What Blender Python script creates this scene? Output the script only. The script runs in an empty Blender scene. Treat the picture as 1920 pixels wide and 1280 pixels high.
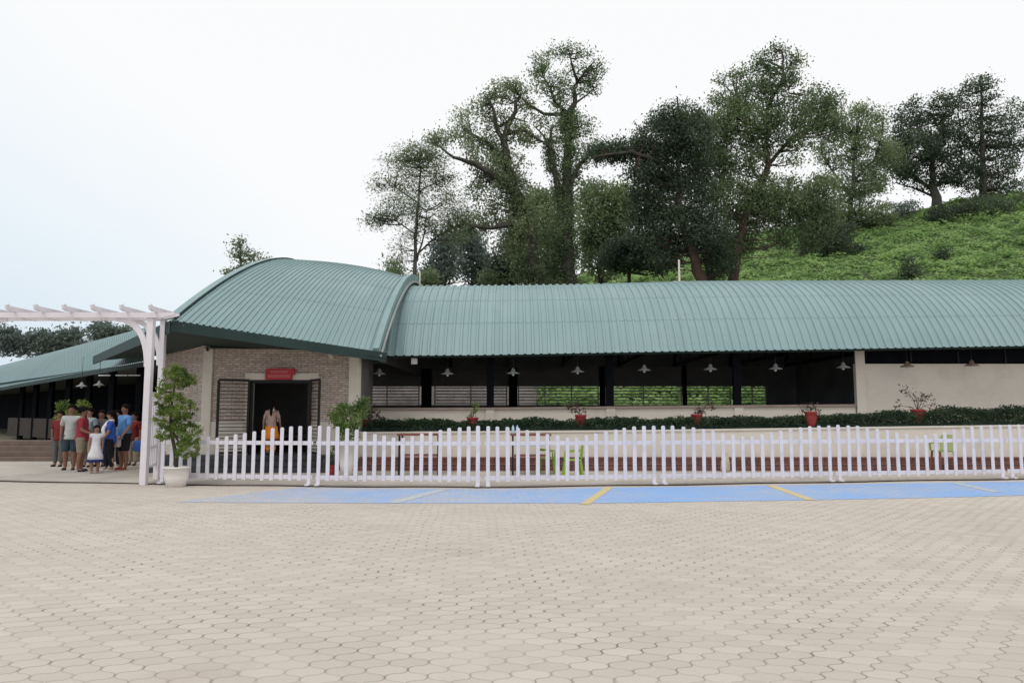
import bpy, math, random
import numpy as np
from mathutils import Vector, Matrix, noise
random.seed(7); rng = np.random.default_rng(7)
SC = bpy.context.scene; COL = SC.collection
# ---------------------------------------------------------------- camera
F = 1350.0; H0 = 1.6; PIT = math.atan(132/1350.0)
cam = bpy.data.cameras.new('camera'); co = bpy.data.objects.new('camera', cam); COL.objects.link(co)
cam.sensor_width = 36; cam.lens = F/1920*36; cam.clip_end = 2000; cam.clip_start = .1
co.location = (0, 0, H0); co.rotation_euler = (math.pi/2+PIT, 0, 0); SC.camera = co
# ---------------------------------------------------------------- sky + sun
SUN_EL, SUN_AZ = math.radians(58), math.radians(205)
w = bpy.data.worlds.new("World"); SC.world = w; w.use_nodes = True
nt = w.node_tree; nt.nodes.clear(); nn = nt.nodes.new; ln = nt.links.new
sky = nn('ShaderNodeTexSky'); sky.sky_type = 'NISHITA'; sky.sun_disc = False
sky.sun_elevation = SUN_EL; sky.sun_rotation = SUN_AZ
b1 = nn('ShaderNodeBackground'); ln(sky.outputs[0], b1.inputs[0]); b1.inputs[1].default_value = .1
tc = nn('ShaderNodeTexCoord'); nz = nn('ShaderNodeTexNoise'); nz.inputs['Scale'].default_value = 1.6; nz.inputs['Detail'].default_value = 5
ln(tc.outputs['Generated'], nz.inputs['Vector'])
sep = nn('ShaderNodeSeparateXYZ'); ln(tc.outputs['Generated'], sep.inputs[0])
def wm(op, a, b):
    m = nn('ShaderNodeMath'); m.operation = op
    for i, s in enumerate((a, b)):
        if isinstance(s, (int, float)): m.inputs[i].default_value = s
        else: ln(s, m.inputs[i])
    return m.outputs[0]
g = wm('ADD', wm('MULTIPLY', sep.outputs[0], .75), wm('MULTIPLY', sep.outputs[2], 1.15))
g = wm('ADD', g, wm('MULTIPLY', wm('SUBTRACT', nz.outputs[0], .5), .55))
g = wm('ADD', g, .46)
rp = nn('ShaderNodeValToRGB'); ln(g, rp.inputs[0])
rp.color_ramp.elements[0].position = 0; rp.color_ramp.elements[0].color = (.68, .78, .88, 1)
rp.color_ramp.elements[1].position = .62; rp.color_ramp.elements[1].color = (1, 1, 1, 1)
e = rp.color_ramp.elements.new(.33); e.color = (.86, .93, .97, 1)
b2 = nn('ShaderNodeBackground'); ln(rp.outputs[0], b2.inputs[0]); b2.inputs[1].default_value = 1.03
mx = nn('ShaderNodeMixShader'); mx.inputs[0].default_value = .93
ln(b1.outputs[0], mx.inputs[1]); ln(b2.outputs[0], mx.inputs[2])
wo = nn('ShaderNodeOutputWorld'); ln(mx.outputs[0], wo.inputs[0])
sd = bpy.data.lights.new('sun', 'SUN'); sd.energy = .9; sd.angle = math.radians(14); sd.color = (1, .96, .9)
so = bpy.data.objects.new('sun', sd); COL.objects.link(so)
so.rotation_euler = (math.radians(90)-SUN_EL, 0, math.radians(180)-SUN_AZ+math.radians(0))
so.location = (-8, -10, 30)
SC.view_settings.view_transform = 'Standard'; SC.view_settings.look = 'None'
SC.view_settings.exposure = 0; SC.view_settings.gamma = 1; SC.view_settings.use_curve_mapping = False
try: SC.cycles.max_bounces = 6; SC.cycles.use_denoising = True
except Exception: pass
# ---------------------------------------------------------------- projection helpers (where the photo shows things -> metres)
cp, sp = math.cos(PIT), math.sin(PIT)
def ray(px, py): return Vector((px-960, F*cp-(640-py)*sp, F*sp+(640-py)*cp))
def P(px, py, Y):
    d = ray(px, py); t = Y/d.y; return Vector((d.x*t, Y, H0+d.z*t))
def G(px, py, z=0):
    d = ray(px, py); t = (z-H0)/d.z; return Vector((d.x*t, d.y*t, z))
def Zat(py, Y): return P(960, py, Y).z
def Xat(px, z, Y):                      # world X of column px at height z, depth Y
    return (px-960)/F*(Y*cp+(z-H0)*sp)
def interp(tab, x):
    if x <= tab[0][0]: a, b = tab[0], tab[1]
    elif x >= tab[-1][0]: a, b = tab[-2], tab[-1]
    else:
        for a, b in zip(tab, tab[1:]):
            if a[0] <= x <= b[0]: break
    return a[1]+(b[1]-a[1])*(x-a[0])/(b[0]-a[0])
# ---------------------------------------------------------------- materials
def mat(name, col, rough=.8, var=.12, scale=3.0, bump=0.0, bscale=40, metal=0.0, spec=.3, dirt=None, dscale=.6, streak=None):
    m = bpy.data.materials.new(name); m.use_nodes = True; t = m.node_tree; p = t.nodes['Principled BSDF']
    p.inputs['Roughness'].default_value = rough; p.inputs['Metallic'].default_value = metal
    p.inputs['Specular IOR Level'].default_value = spec
    tc = t.nodes.new('ShaderNodeTexCoord'); n = t.nodes.new('ShaderNodeTexNoise')
    n.inputs['Scale'].default_value = scale; n.inputs['Detail'].default_value = 6
    t.links.new(tc.outputs['Object'], n.inputs['Vector'])
    r = t.nodes.new('ShaderNodeValToRGB'); t.links.new(n.outputs[0], r.inputs[0])
    c = Vector(col)
    r.color_ramp.elements[0].position = .3; r.color_ramp.elements[0].color = (*(c*(1-var)), 1)
    r.color_ramp.elements[1].position = .7; r.color_ramp.elements[1].color = (*[min(1, x) for x in c*(1+var)], 1)
    out = r.outputs[0]
    if dirt:
        n2 = t.nodes.new('ShaderNodeTexNoise'); n2.inputs['Scale'].default_value = dscale; n2.inputs['Detail'].default_value = 8; n2.inputs['Roughness'].default_value = .65
        t.links.new(tc.outputs['Object'], n2.inputs['Vector'])
        r2 = t.nodes.new('ShaderNodeValToRGB'); t.links.new(n2.outputs[0], r2.inputs[0])
        r2.color_ramp.elements[0].position = .5; r2.color_ramp.elements[0].color = (0, 0, 0, 1)
        r2.color_ramp.elements[1].position = .75; r2.color_ramp.elements[1].color = (.7, .7, .7, 1)
        mxx = t.nodes.new('ShaderNodeMix'); mxx.data_type = 'RGBA'
        t.links.new(r2.outputs[0], mxx.inputs[0]); t.links.new(out, mxx.inputs[6]); mxx.inputs[7].default_value = (*dirt, 1)
        out = mxx.outputs[2]
    if streak:
        mp = t.nodes.new('ShaderNodeMapping'); mp.inputs['Scale'].default_value = (2.6, .16, .16); t.links.new(tc.outputs['Object'], mp.inputs[0])
        n4 = t.nodes.new('ShaderNodeTexNoise'); n4.inputs['Scale'].default_value = 1.6; n4.inputs['Detail'].default_value = 7; n4.inputs['Roughness'].default_value = .7; t.links.new(mp.outputs[0], n4.inputs['Vector'])
        r4 = t.nodes.new('ShaderNodeMapRange'); t.links.new(n4.outputs[0], r4.inputs[0]); r4.inputs[1].default_value = .42; r4.inputs[2].default_value = .75; r4.inputs[4].default_value = .75
        m4 = t.nodes.new('ShaderNodeMix'); m4.data_type = 'RGBA'; t.links.new(r4.outputs[0], m4.inputs[0]); t.links.new(out, m4.inputs[6]); m4.inputs[7].default_value = (*streak, 1); out = m4.outputs[2]
    t.links.new(out, p.inputs['Base Color'])
    if bump:
        n3 = t.nodes.new('ShaderNodeTexNoise'); n3.inputs['Scale'].default_value = bscale; n3.inputs['Detail'].default_value = 4
        t.links.new(tc.outputs['Object'], n3.inputs['Vector'])
        bp = t.nodes.new('ShaderNodeBump'); bp.inputs['Strength'].default_value = bump; bp.inputs['Distance'].default_value = .02
        t.links.new(n3.outputs[0], bp.inputs['Height']); t.links.new(bp.outputs[0], p.inputs['Normal'])
    return m
def leafmat(name, cols, rough=.6, trans=.52, nscale=.25):
    m = bpy.data.materials.new(name); m.use_nodes = True; t = m.node_tree; p = t.nodes['Principled BSDF']
    p.inputs['Roughness'].default_value = rough; p.inputs['Specular IOR Level'].default_value = .35
    geo = t.nodes.new('ShaderNodeNewGeometry'); tc = t.nodes.new('ShaderNodeTexCoord')
    n = t.nodes.new('ShaderNodeTexNoise'); n.inputs['Scale'].default_value = nscale; n.inputs['Detail'].default_value = 3
    t.links.new(tc.outputs['Object'], n.inputs['Vector'])
    a = t.nodes.new('ShaderNodeMath'); a.operation = 'MULTIPLY_ADD'; t.links.new(n.outputs[0], a.inputs[0]); a.inputs[1].default_value = 1.6; a.inputs[2].default_value = -.55
    b = t.nodes.new('ShaderNodeMath'); b.operation = 'MULTIPLY_ADD'; t.links.new(geo.outputs['Random Per Island'], b.inputs[0]); b.inputs[1].default_value = .5; t.links.new(a.outputs[0], b.inputs[2])
    r = t.nodes.new('ShaderNodeValToRGB'); t.links.new(b.outputs[0], r.inputs[0])
    r.color_ramp.elements[0].position = .15; r.color_ramp.elements[0].color = (*cols[0], 1)
    r.color_ramp.elements[1].position = .95; r.color_ramp.elements[1].color = (*cols[2], 1)
    e = r.color_ramp.elements.new(.55); e.color = (*cols[1], 1)
    t.links.new(r.outputs[0], p.inputs['Base Color'])
    tr = t.nodes.new('ShaderNodeBsdfTranslucent'); t.links.new(r.outputs[0], tr.inputs[0])
    mx = t.nodes.new('ShaderNodeMixShader'); mx.inputs[0].default_value = trans
    t.links.new(p.outputs[0], mx.inputs[1]); t.links.new(tr.outputs[0], mx.inputs[2])
    t.links.new(mx.outputs[0], t.nodes['Material Output'].inputs[0])
    return m
class NB:
    def __init__(s, t): s.t = t
    def __call__(s, op, a, b=0, c=0):
        m = s.t.nodes.new('ShaderNodeMath'); m.operation = op
        for i, v in enumerate((a, b, c)):
            if isinstance(v, (int, float)): m.inputs[i].default_value = v
            else: s.t.links.new(v, m.inputs[i])
        return m.outputs[0]
def paver_mat(name='interlocking_pavers', paint=None, left=None):
    m = bpy.data.materials.new(name); m.use_nodes = True; t = m.node_tree; p = t.nodes['Principled BSDF']
    q = NB(t); L = t.links.new
    tc = t.nodes.new('ShaderNodeTexCoord'); wn = t.nodes.new('ShaderNodeTexNoise'); wn.inputs['Scale'].default_value = 1.3; wn.inputs['Detail'].default_value = 3
    L(tc.outputs['Object'], wn.inputs['Vector'])
    s = t.nodes.new('ShaderNodeSeparateXYZ'); L(tc.outputs['Object'], s.inputs[0])
    an = math.radians(41.7); ca, sa = math.cos(an), math.sin(an)
    wob = q('MULTIPLY', q('SUBTRACT', wn.outputs[0], .5), .12)
    u = q('ADD', q('ADD', q('MULTIPLY', s.outputs[0], sa), q('MULTIPLY', s.outputs[1], ca)), wob)
    v = q('ADD', q('SUBTRACT', q('MULTIPLY', s.outputs[0], ca), q('MULTIPLY', s.outputs[1], sa)), wob)
    W, Ln = .180, .180
    vv = q('ADD', q('DIVIDE', v, W), q('MULTIPLY', q('SINE', q('MULTIPLY', q('DIVIDE', u, Ln), 6.2832)), .125))
    k = q('FLOOR', vv); fv = q('FRACT', vv)
    uu = q('ADD', q('ADD', q('DIVIDE', u, Ln), 0), q('MULTIPLY', q('SINE', q('MULTIPLY', q('DIVIDE', v, W), 6.2832)), .085))
    j = q('FLOOR', uu); fu = q('FRACT', uu)
    dv = q('MULTIPLY', q('MINIMUM', fv, q('SUBTRACT', 1, fv)), W); du = q('MULTIPLY', q('MINIMUM', fu, q('SUBTRACT', 1, fu)), Ln)
    d = q('MINIMUM', dv, du)
    # rounded corners hold a small gap of soil
    corner = q('LESS_THAN', q('ADD', dv, du), q('MULTIPLY', wn.outputs[0], .036))
    mr = t.nodes.new('ShaderNodeMapRange'); L(d, mr.inputs[0]); mr.inputs[1].default_value = .0005; mr.inputs[2].default_value = .0065
    mrv = t.nodes.new('ShaderNodeMapRange'); L(dv, mrv.inputs[0]); mrv.inputs[1].default_value = .0005; mrv.inputs[2].default_value = .0065
    joint = q('MAXIMUM', q('MULTIPLY', q('SUBTRACT', 1, mr.outputs[0]), .5), q('SUBTRACT', 1, mrv.outputs[0])); joint = q('MAXIMUM', joint, q('MULTIPLY', corner, .8))
    jn = t.nodes.new('ShaderNodeTexNoise'); jn.inputs['Scale'].default_value = 1.1; jn.inputs['Detail'].default_value = 5; L(tc.outputs['Object'], jn.inputs['Vector'])
    jm = t.nodes.new('ShaderNodeMapRange'); L(jn.outputs[0], jm.inputs[0]); jm.inputs[1].default_value = .38; jm.inputs[2].default_value = .68; jm.inputs[3].default_value = .25
    jointc = q('MULTIPLY', joint, jm.outputs[0])
    cv = t.nodes.new('ShaderNodeCombineXYZ'); L(k, cv.inputs[0]); L(j, cv.inputs[1])
    wh = t.nodes.new('ShaderNodeTexWhiteNoise'); L(cv.outputs[0], wh.inputs[0])
    big = t.nodes.new('ShaderNodeTexNoise'); big.inputs['Scale'].default_value = .35; big.inputs['Detail'].default_value = 7; L(tc.outputs['Object'], big.inputs['Vector'])
    gr = t.nodes.new('ShaderNodeTexNoise'); gr.inputs['Scale'].default_value = 60; gr.inputs['Detail'].default_value = 3; L(tc.outputs['Object'], gr.inputs['Vector'])
    val = q('ADD', q('MULTIPLY', wh.outputs[0], .28), q('ADD', q('MULTIPLY', big.outputs[0], .5), q('MULTIPLY', gr.outputs[0], .3)))
    r = t.nodes.new('ShaderNodeValToRGB'); L(val, r.inputs[0])
    r.color_ramp.elements[0].position = .2; r.color_ramp.elements[0].color = (.465, .415, .36, 1)
    r.color_ramp.elements[1].position = .95; r.color_ramp.elements[1].color = (.615, .565, .50, 1)
    e = r.color_ramp.elements.new(.6); e.color = (.548, .492, .432, 1)
    mx = t.nodes.new('ShaderNodeMix'); mx.data_type = 'RGBA'; L(jointc, mx.inputs[0]); L(r.outputs[0], mx.inputs[6]); mx.inputs[7].default_value = (.125, .105, .09, 1)
    out = mx.outputs[2]
    # old stains with a shape of their own
    stn = t.nodes.new('ShaderNodeTexNoise'); stn.inputs['Scale'].default_value = .8; stn.inputs['Detail'].default_value = 9; stn.inputs['Roughness'].default_value = .7; L(tc.outputs['Object'], stn.inputs['Vector'])
    sm = t.nodes.new('ShaderNodeMapRange'); L(stn.outputs[0], sm.inputs[0]); sm.inputs[1].default_value = .54; sm.inputs[2].default_value = .72; sm.inputs[4].default_value = .38
    m2 = t.nodes.new('ShaderNodeMix'); m2.data_type = 'RGBA'; L(sm.outputs[0], m2.inputs[0]); L(out, m2.inputs[6]); m2.inputs[7].default_value = (.37, .30, .255, 1); out = m2.outputs[2]
    if paint:
        pn = t.nodes.new('ShaderNodeTexNoise'); pn.inputs['Scale'].default_value = 3.2; pn.inputs['Detail'].default_value = 10; pn.inputs['Roughness'].default_value = .75; L(tc.outputs['Object'], pn.inputs['Vector'])
        pv2 = t.nodes.new('ShaderNodeTexNoise'); pv2.inputs['Scale'].default_value = .5; pv2.inputs['Detail'].default_value = 3; L(tc.outputs['Object'], pv2.inputs['Vector'])
        src = q('ADD', q('MULTIPLY', pn.outputs[0], .8), q('MULTIPLY', pv2.outputs[0], .5))
        if left is not None:       # the paint is rubbed thinner towards the left end of the strip
            lm = t.nodes.new('ShaderNodeMapRange'); L(s.outputs[0], lm.inputs[0]); lm.inputs[1].default_value = left; lm.inputs[2].default_value = left+9; lm.inputs[3].default_value = .25; lm.inputs[4].default_value = 0
            src = q('ADD', src, lm.outputs[0])
        pm = t.nodes.new('ShaderNodeMapRange'); L(src, pm.inputs[0]); pm.inputs[1].default_value = .58; pm.inputs[2].default_value = .95; pm.inputs[3].default_value = .93; pm.inputs[4].default_value = .12
        fac = q('MULTIPLY', pm.outputs[0], q('SUBTRACT', 1, q('MULTIPLY', jointc, .5)))
        m3 = t.nodes.new('ShaderNodeMix'); m3.data_type = 'RGBA'; L(fac, m3.inputs[0]); L(out, m3.inputs[6]); m3.inputs[7].default_value = (*paint, 1); out = m3.outputs[2]
    L(out, p.inputs['Base Color']); p.inputs['Roughness'].default_value = .85; p.inputs['Specular IOR Level'].default_value = .2
    mr2 = t.nodes.new('ShaderNodeMapRange'); L(d, mr2.inputs[0]); mr2.inputs[2].default_value = .016
    hgt = q('ADD', mr2.outputs[0], q('ADD', q('MULTIPLY', gr.outputs[0], .1), q('MULTIPLY', wh.outputs[0], .5)))
    bp = t.nodes.new('ShaderNodeBump'); bp.inputs['Strength'].default_value = .45; bp.inputs['Distance'].default_value = .010
    L(hgt, bp.inputs['Height']); L(bp.outputs[0], p.inputs['Normal'])
    return m
def brick_mat(name, c1, c2, mort, bw, bh, msize=.008, bump=.6, vert=True, off=.5):
    m = bpy.data.materials.new(name); m.use_nodes = True; t = m.node_tree; p = t.nodes['Principled BSDF']; L = t.links.new
    tc = t.nodes.new('ShaderNodeTexCoord'); s = t.nodes.new('ShaderNodeSeparateXYZ'); L(tc.outputs['Object'], s.inputs[0])
    q = NB(t); cv = t.nodes.new('ShaderNodeCombineXYZ')
    L(q('ADD', s.outputs[0], q('MULTIPLY', s.outputs[1], .9)), cv.inputs[0]); L(s.outputs[2], cv.inputs[1])
    wn = t.nodes.new('ShaderNodeTexNoise'); wn.inputs['Scale'].default_value = 5; L(cv.outputs[0], wn.inputs['Vector'])
    ad = t.nodes.new('ShaderNodeVectorMath'); ad.operation = 'MULTIPLY_ADD'; L(wn.outputs['Color'], ad.inputs[0]); ad.inputs[1].default_value = (.10, .035, 0); L(cv.outputs[0], ad.inputs[2])
    b = t.nodes.new('ShaderNodeTexBrick'); L(ad.outputs[0], b.inputs[0]); b.offset = off
    b.inputs['Color1'].default_value = (*c1, 1); b.inputs['Color2'].default_value = (*c2, 1); b.inputs['Mortar'].default_value = (*mort, 1)
    b.inputs['Scale'].default_value = 1; b.inputs['Mortar Size'].default_value = msize; b.inputs['Brick Width'].default_value = bw; b.inputs['Row Height'].default_value = bh
    b.inputs['Bias'].default_value = -.1
    n = t.nodes.new('ShaderNodeTexNoise'); n.inputs['Scale'].default_value = 9; n.inputs['Detail'].default_value = 6; L(tc.outputs['Object'], n.inputs['Vector'])
    mm = t.nodes.new('ShaderNodeMix'); mm.data_type = 'RGBA'; mm.blend_type = 'MULTIPLY'; mm.inputs[0].default_value = .8; L(b.outputs[0], mm.inputs[6])
    r = t.nodes.new('ShaderNodeValToRGB'); L(n.outputs[0], r.inputs[0]); r.color_ramp.elements[0].position = .3; r.color_ramp.elements[0].color = (.6, .6, .6, 1); r.color_ramp.elements[1].position = .65; r.color_ramp.elements[1].color = (1.0, 1.0, 1.0, 1)
    L(r.outputs[0], mm.inputs[7]); L(mm.outputs[2], p.inputs['Base Color']); p.inputs['Roughness'].default_value = .85
    hh = q('ADD', q('MULTIPLY', b.outputs[1], -1), q('MULTIPLY', n.outputs[0], .8))
    bp = t.nodes.new('ShaderNodeBump'); bp.inputs['Strength'].default_value = bump; bp.inputs['Distance'].default_value = .03; L(hh, bp.inputs['Height']); L(bp.outputs[0], p.inputs['Normal'])
    return m
M = dict(
 pavers=paver_mat(),
 soil=mat('dry_ground', (.16, .15, .10), .95, .2, .2, .3),
 concrete=mat('worn_concrete', (.47, .43, .38), .9, .10, 1.2, .25, 30, dirt=(.33, .29, .25), dscale=.9),
 blue=paver_mat('faded_blue_paint', (.235, .42, .75), -7.5),
 yellow=paver_mat('faded_yellow_paint', (.62, .50, .22)),
 paleline=paver_mat('worn_out_line_paint', (.46, .52, .56)),
 white=mat('white_fence_paint', (.72, .695, .765), .6, .07, 2, .2, 30, dirt=(.50, .47, .48), dscale=2.2),
 lilac=mat('white_arbour_paint', (.76, .72, .76), .5, .05, 2, .1, 30, dirt=(.55, .52, .55), dscale=2),
 cream=mat('cream_wall_paint', (.72, .66, .575), .8, .04, .8, .1, 60, dirt=(.52, .45, .38), dscale=.8),
 cream2=mat('cream_planter_paint', (.70, .65, .57), .8, .04, .8, .1, 60, dirt=(.53, .48, .40), dscale=1.2),
 roof=mat('green_roof_sheet', (.25, .36, .365), .5, .06, .5, 0, dirt=(.31, .405, .41), dscale=.35, spec=.4, streak=(.20, .30, .30)),
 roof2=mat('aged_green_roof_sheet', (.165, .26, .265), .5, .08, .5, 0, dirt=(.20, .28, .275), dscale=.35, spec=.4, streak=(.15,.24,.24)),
 trim=mat('green_roof_trim', (.22, .33, .33), .45, .06, 1, spec=.4),
 palegrey=mat('grey_galvanised_trim', (.36, .39, .37), .5, .1, 1),
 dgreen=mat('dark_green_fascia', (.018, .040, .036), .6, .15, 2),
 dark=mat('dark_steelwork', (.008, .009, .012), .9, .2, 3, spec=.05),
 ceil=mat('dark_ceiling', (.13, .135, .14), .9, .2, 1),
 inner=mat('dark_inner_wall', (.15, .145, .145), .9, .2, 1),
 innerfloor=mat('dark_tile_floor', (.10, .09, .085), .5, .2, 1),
 stone=brick_mat('ledge_stone_cladding', (.80, .67, .585), (.58, .465, .40), (.42, .335, .285), .21, .062, .010, 1.0),
 brick=brick_mat('red_brown_step_tile', (.26, .105, .085), (.19, .08, .065), (.10, .06, .05), .30, .10, .012, .4, off=0),
 granite=mat('dark_polished_granite', (.030, .034, .040), .25, .5, 6, spec=.5, dirt=(.07, .075, .08), dscale=5),
 brownstep=mat('brown_stone_step', (.17, .125, .10), .8, .2, 3),
 darkstone=mat('dark_brown_stone', (.055, .042, .036), .9, .2, 3),
 iron=mat('black_iron', (.012, .012, .012), .5, .1, 5),
 grille=mat('grey_grille_bar', (.42, .42, .38), .6, .1, 5),
 lamp=mat('grey_enamel_lamp', (.22, .23, .22), .4, .1, 5),
 brownlamp=mat('brown_enamel_lamp', (.20, .14, .11), .4, .1, 5),
 bulb=mat('white_plastic', (.75, .76, .76), .4, .03, 5),
 red=mat('red_glazed_pot', (.27, .030, .032), .55, .2, 6, spec=.3, dirt=(.16,.06,.05), dscale=8),
 whitepot=mat('white_pot', (.80, .78, .75), .5, .03, 3, dirt=(.62, .56, .5), dscale=2),
 sign=mat('red_sign_board', (.46, .04, .055), .5, .05, 6),
 signtxt=mat('pale_pink_lettering', (.72, .26, .27), .6, .05, 6),
 wood=mat('red_brown_wood', (.20, .075, .055), .5, .15, 8),
 glass=mat('frosted_glass_shelf', (.38, .44, .45), .3, .05, 3),
 lime=mat('lime_green_plastic', (.27, .40, .045), .45, .06, 3, spec=.5),
 palelime=mat('pale_lime_plastic', (.42, .48, .22), .5, .06, 3),
 bottle=mat('pale_blue_plastic', (.45, .66, .74), .3, .05, 3),
 bark=mat('grey_brown_bark', (.060, .054, .045), .95, .3, 2, .6, 6),
 barkred=mat('reddish_bark', (.075, .046, .037), .95, .3, 2, .6, 6),
 barkpale=mat('slim_grey_bark', (.10, .095, .085), .95, .3, 2, .5, 6),
 hill=mat('grassy_hillside', (.055, .085, .03), .95, .35, .8, .6, 3),
 rubber=mat('black_cable', (.03, .025, .022), .6, .1, 4),
 sack=mat('beige_cloth', (.50, .42, .33), .9, .1, 6, .3, 20),
 L_tree=leafmat('broadleaf_green', [(.075, .11, .06), (.18, .24, .12), (.32, .40, .21)]),
 L_vine=leafmat('vine_green', [(.12, .155, .09), (.23, .28, .15), (.36, .42, .24)]),
 L_dark=leafmat('dark_glossy_leaves', [(.042, .066, .046), (.088, .125, .078), (.17, .22, .125)], .45),
 L_airy=leafmat('feathery_leaves', [(.11, .15, .09), (.20, .25, .14), (.30, .35, .19)], trans=.45),
 L_far=leafmat('haze_tinted_leaves', [(.11, .15, .135), (.18, .23, .20), (.26, .31, .26)]),  # distance haze painted into the leaf colour, paler and bluer
 L_mid=leafmat('olive_leaves', [(.12, .165, .09), (.235, .30, .155), (.35, .42, .22)]),
 L_hill=leafmat('bright_ground_cover', [(.16, .28, .09), (.36, .53, .20), (.52, .66, .30)], nscale=.5),
 L_hedge=leafmat('dark_hedge_leaves', [(.022, .048, .028), (.052, .092, .048), (.11, .16, .085)], nscale=3),
 L_top=leafmat('topiary_leaves', [(.06, .11, .025), (.18, .26, .055), (.38, .46, .13)], nscale=3),
 L_shrub=leafmat('shrub_leaves', [(.06, .12, .035), (.17, .27, .08), (.40, .48, .20)], nscale=4),
 L_purple=leafmat('brown_leaves', [(.07, .05, .04), (.13, .09, .075), (.2, .15, .11)], nscale=4),
)
# ---------------------------------------------------------------- mesh helpers
class MB:
    def __init__(s): s.v = []; s.f = []
    def add(s, vs, fs):
        o = len(s.v); s.v += [tuple(v) for v in vs]; s.f += [tuple(i+o for i in f) for f in fs]; return s
    def box(s, a, b, bev=0):
        x0, y0, z0 = a; x1, y1, z1 = b
        return s.add([(x0,y0,z0),(x1,y0,z0),(x1,y1,z0),(x0,y1,z0),(x0,y0,z1),(x1,y0,z1),(x1,y1,z1),(x0,y1,z1)],
              [(0,3,2,1),(4,5,6,7),(0,1,5,4),(1,2,6,5),(2,3,7,6),(3,0,4,7)])
    def bar(s, a, b, w, h, up=Vector((0,0,1))):
        a = Vector(a); b = Vector(b); d = (b-a).normalized(); r = d.cross(up)
        if r.length < 1e-4: r = d.cross(Vector((0,1,0)))
        r.normalize(); u = r.cross(d).normalized(); r = r*w/2; u = u*h/2
        vs = [a-r-u, a+r-u, a+r+u, a-r+u, b-r-u, b+r-u, b+r+u, b-r+u]
        return s.add(vs, [(0,1,2,3),(7,6,5,4),(0,4,5,1),(1,5,6,2),(2,6,7,3),(3,7,4,0)])
    def sweep(s, pts, w, h):
        pts = [Vector(p) for p in pts]; n = len(pts); vs = []
        for i, p in enumerate(pts):
            d = (pts[min(i+1, n-1)]-pts[max(i-1, 0)]).normalized(); r = d.cross(Vector((0,0,1)))
            if r.length < 1e-3: r = Vector((1,0,0))
            r.normalize(); u = r.cross(d); vs += [p-r*w/2-u*h/2, p+r*w/2-u*h/2, p+r*w/2+u*h/2, p-r*w/2+u*h/2]
        fs = [(0,1,2,3), tuple(4*n-4+k for k in (3,2,1,0))]
        for i in range(n-1):
            for k in range(4): fs.append((4*i+k, 4*i+4+k, 4*i+4+(k+1)%4, 4*i+(k+1)%4))
        return s.add(vs, fs)
    def tube(s, pts, rad, seg=8, cap=True):
        pts = [Vector(p) for p in pts]; n = len(pts)
        if isinstance(rad, (int, float)): rad = [rad]*n
        vs = []; prev = None
        for i, p in enumerate(pts):
            d = (pts[min(i+1, n-1)]-pts[max(i-1, 0)])
            if d.length < 1e-6: d = Vector((0,0,1))
            d.normalize()
            r = prev-d*prev.dot(d) if prev else d.orthogonal()
            r.normalize(); prev = r; u = d.cross(r)
            for k in range(seg):
                a = 2*math.pi*k/seg; vs.append(p+(r*math.cos(a)+u*math.sin(a))*rad[i])
        fs = [(i*seg+k, i*seg+(k+1)%seg, (i+1)*seg+(k+1)%seg, (i+1)*seg+k) for i in range(n-1) for k in range(seg)]
        if cap: fs += [tuple(reversed(range(seg))), tuple((n-1)*seg+k for k in range(seg))]
        return s.add(vs, fs)
    def lathe(s, prof, c=(0,0,0), seg=20):
        c = Vector(c); vs = []; n = len(prof)
        for r, z in prof:
            for k in range(seg):
                a = 2*math.pi*k/seg; vs.append(c+Vector((r*math.cos(a), r*math.sin(a), z)))
        fs = [(i*seg+k, i*seg+(k+1)%seg, (i+1)*seg+(k+1)%seg, (i+1)*seg+k) for i in range(n-1) for k in range(seg)]
        fs += [tuple(reversed(range(seg))), tuple((n-1)*seg+k for k in range(seg))]
        return s.add(vs, fs)
    def prism(s, poly, y0, y1):             # polygon in XZ extruded along Y
        n = len(poly); vs = [(x, y0, z) for x, z in poly]+[(x, y1, z) for x, z in poly]
        return s.add(vs, [tuple(range(n)), tuple(reversed(range(n, 2*n)))]+[(i, i+n, (i+1)%n+n, (i+1)%n) for i in range(n)])
    def slab(s, poly, z0, z1):              # polygon in XY extruded along Z
        n = len(poly); vs = [(p[0], p[1], z0) for p in poly]+[(p[0], p[1], z1) for p in poly]
        return s.add(vs, [tuple(reversed(range(n))), tuple(range(n, 2*n))]+[(i, (i+1)%n, (i+1)%n+n, i+n) for i in range(n)])
    def build(s, name, m, parent=None, smooth=False, bevel=0, loc=None):
        me = bpy.data.meshes.new(name)
        vs = s.v
        if loc is not None: L = Vector(loc); vs = [tuple(Vector(v)-L) for v in vs]
        me.from_pydata(vs, [], s.f); me.materials.append(m); me.update()
        import bmesh
        bm = bmesh.new(); bm.from_mesh(me); bmesh.ops.recalc_face_normals(bm, faces=bm.faces); bm.to_mesh(me); bm.free()
        if smooth: me.polygons.foreach_set('use_smooth', [True]*len(me.polygons))
        o = bpy.data.objects.new(name, me); COL.objects.link(o)
        if loc is not None: o.location = loc
        if parent: o.parent = parent
        if bevel:
            b = o.modifiers.new('bevel', 'BEVEL'); b.width = bevel; b.segments = 2; b.limit_method = 'ANGLE'
        return o
def tag(o, label, cat, group=None):
    o['label'] = label; o['category'] = cat
    if group: o['group'] = group
    return o
def thing(name, label, cat, loc=(0,0,0), rz=0, group=None):
    o = bpy.data.objects.new(name, None); COL.objects.link(o); o.location = loc; o.rotation_euler = (0,0,rz); o.empty_display_size = .1
    return tag(o, label, cat, group)
def copy_tree(o, loc=None, label=None, parent=None):
    c = o.copy(); COL.objects.link(c); c.parent = parent
    if loc is not None: c.location = loc
    if label: c['label'] = label
    for ch in list(o.children): copy_tree(ch, None, None, c)
    return c
def struct(o): o['kind'] = 'structure'; return o
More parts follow.
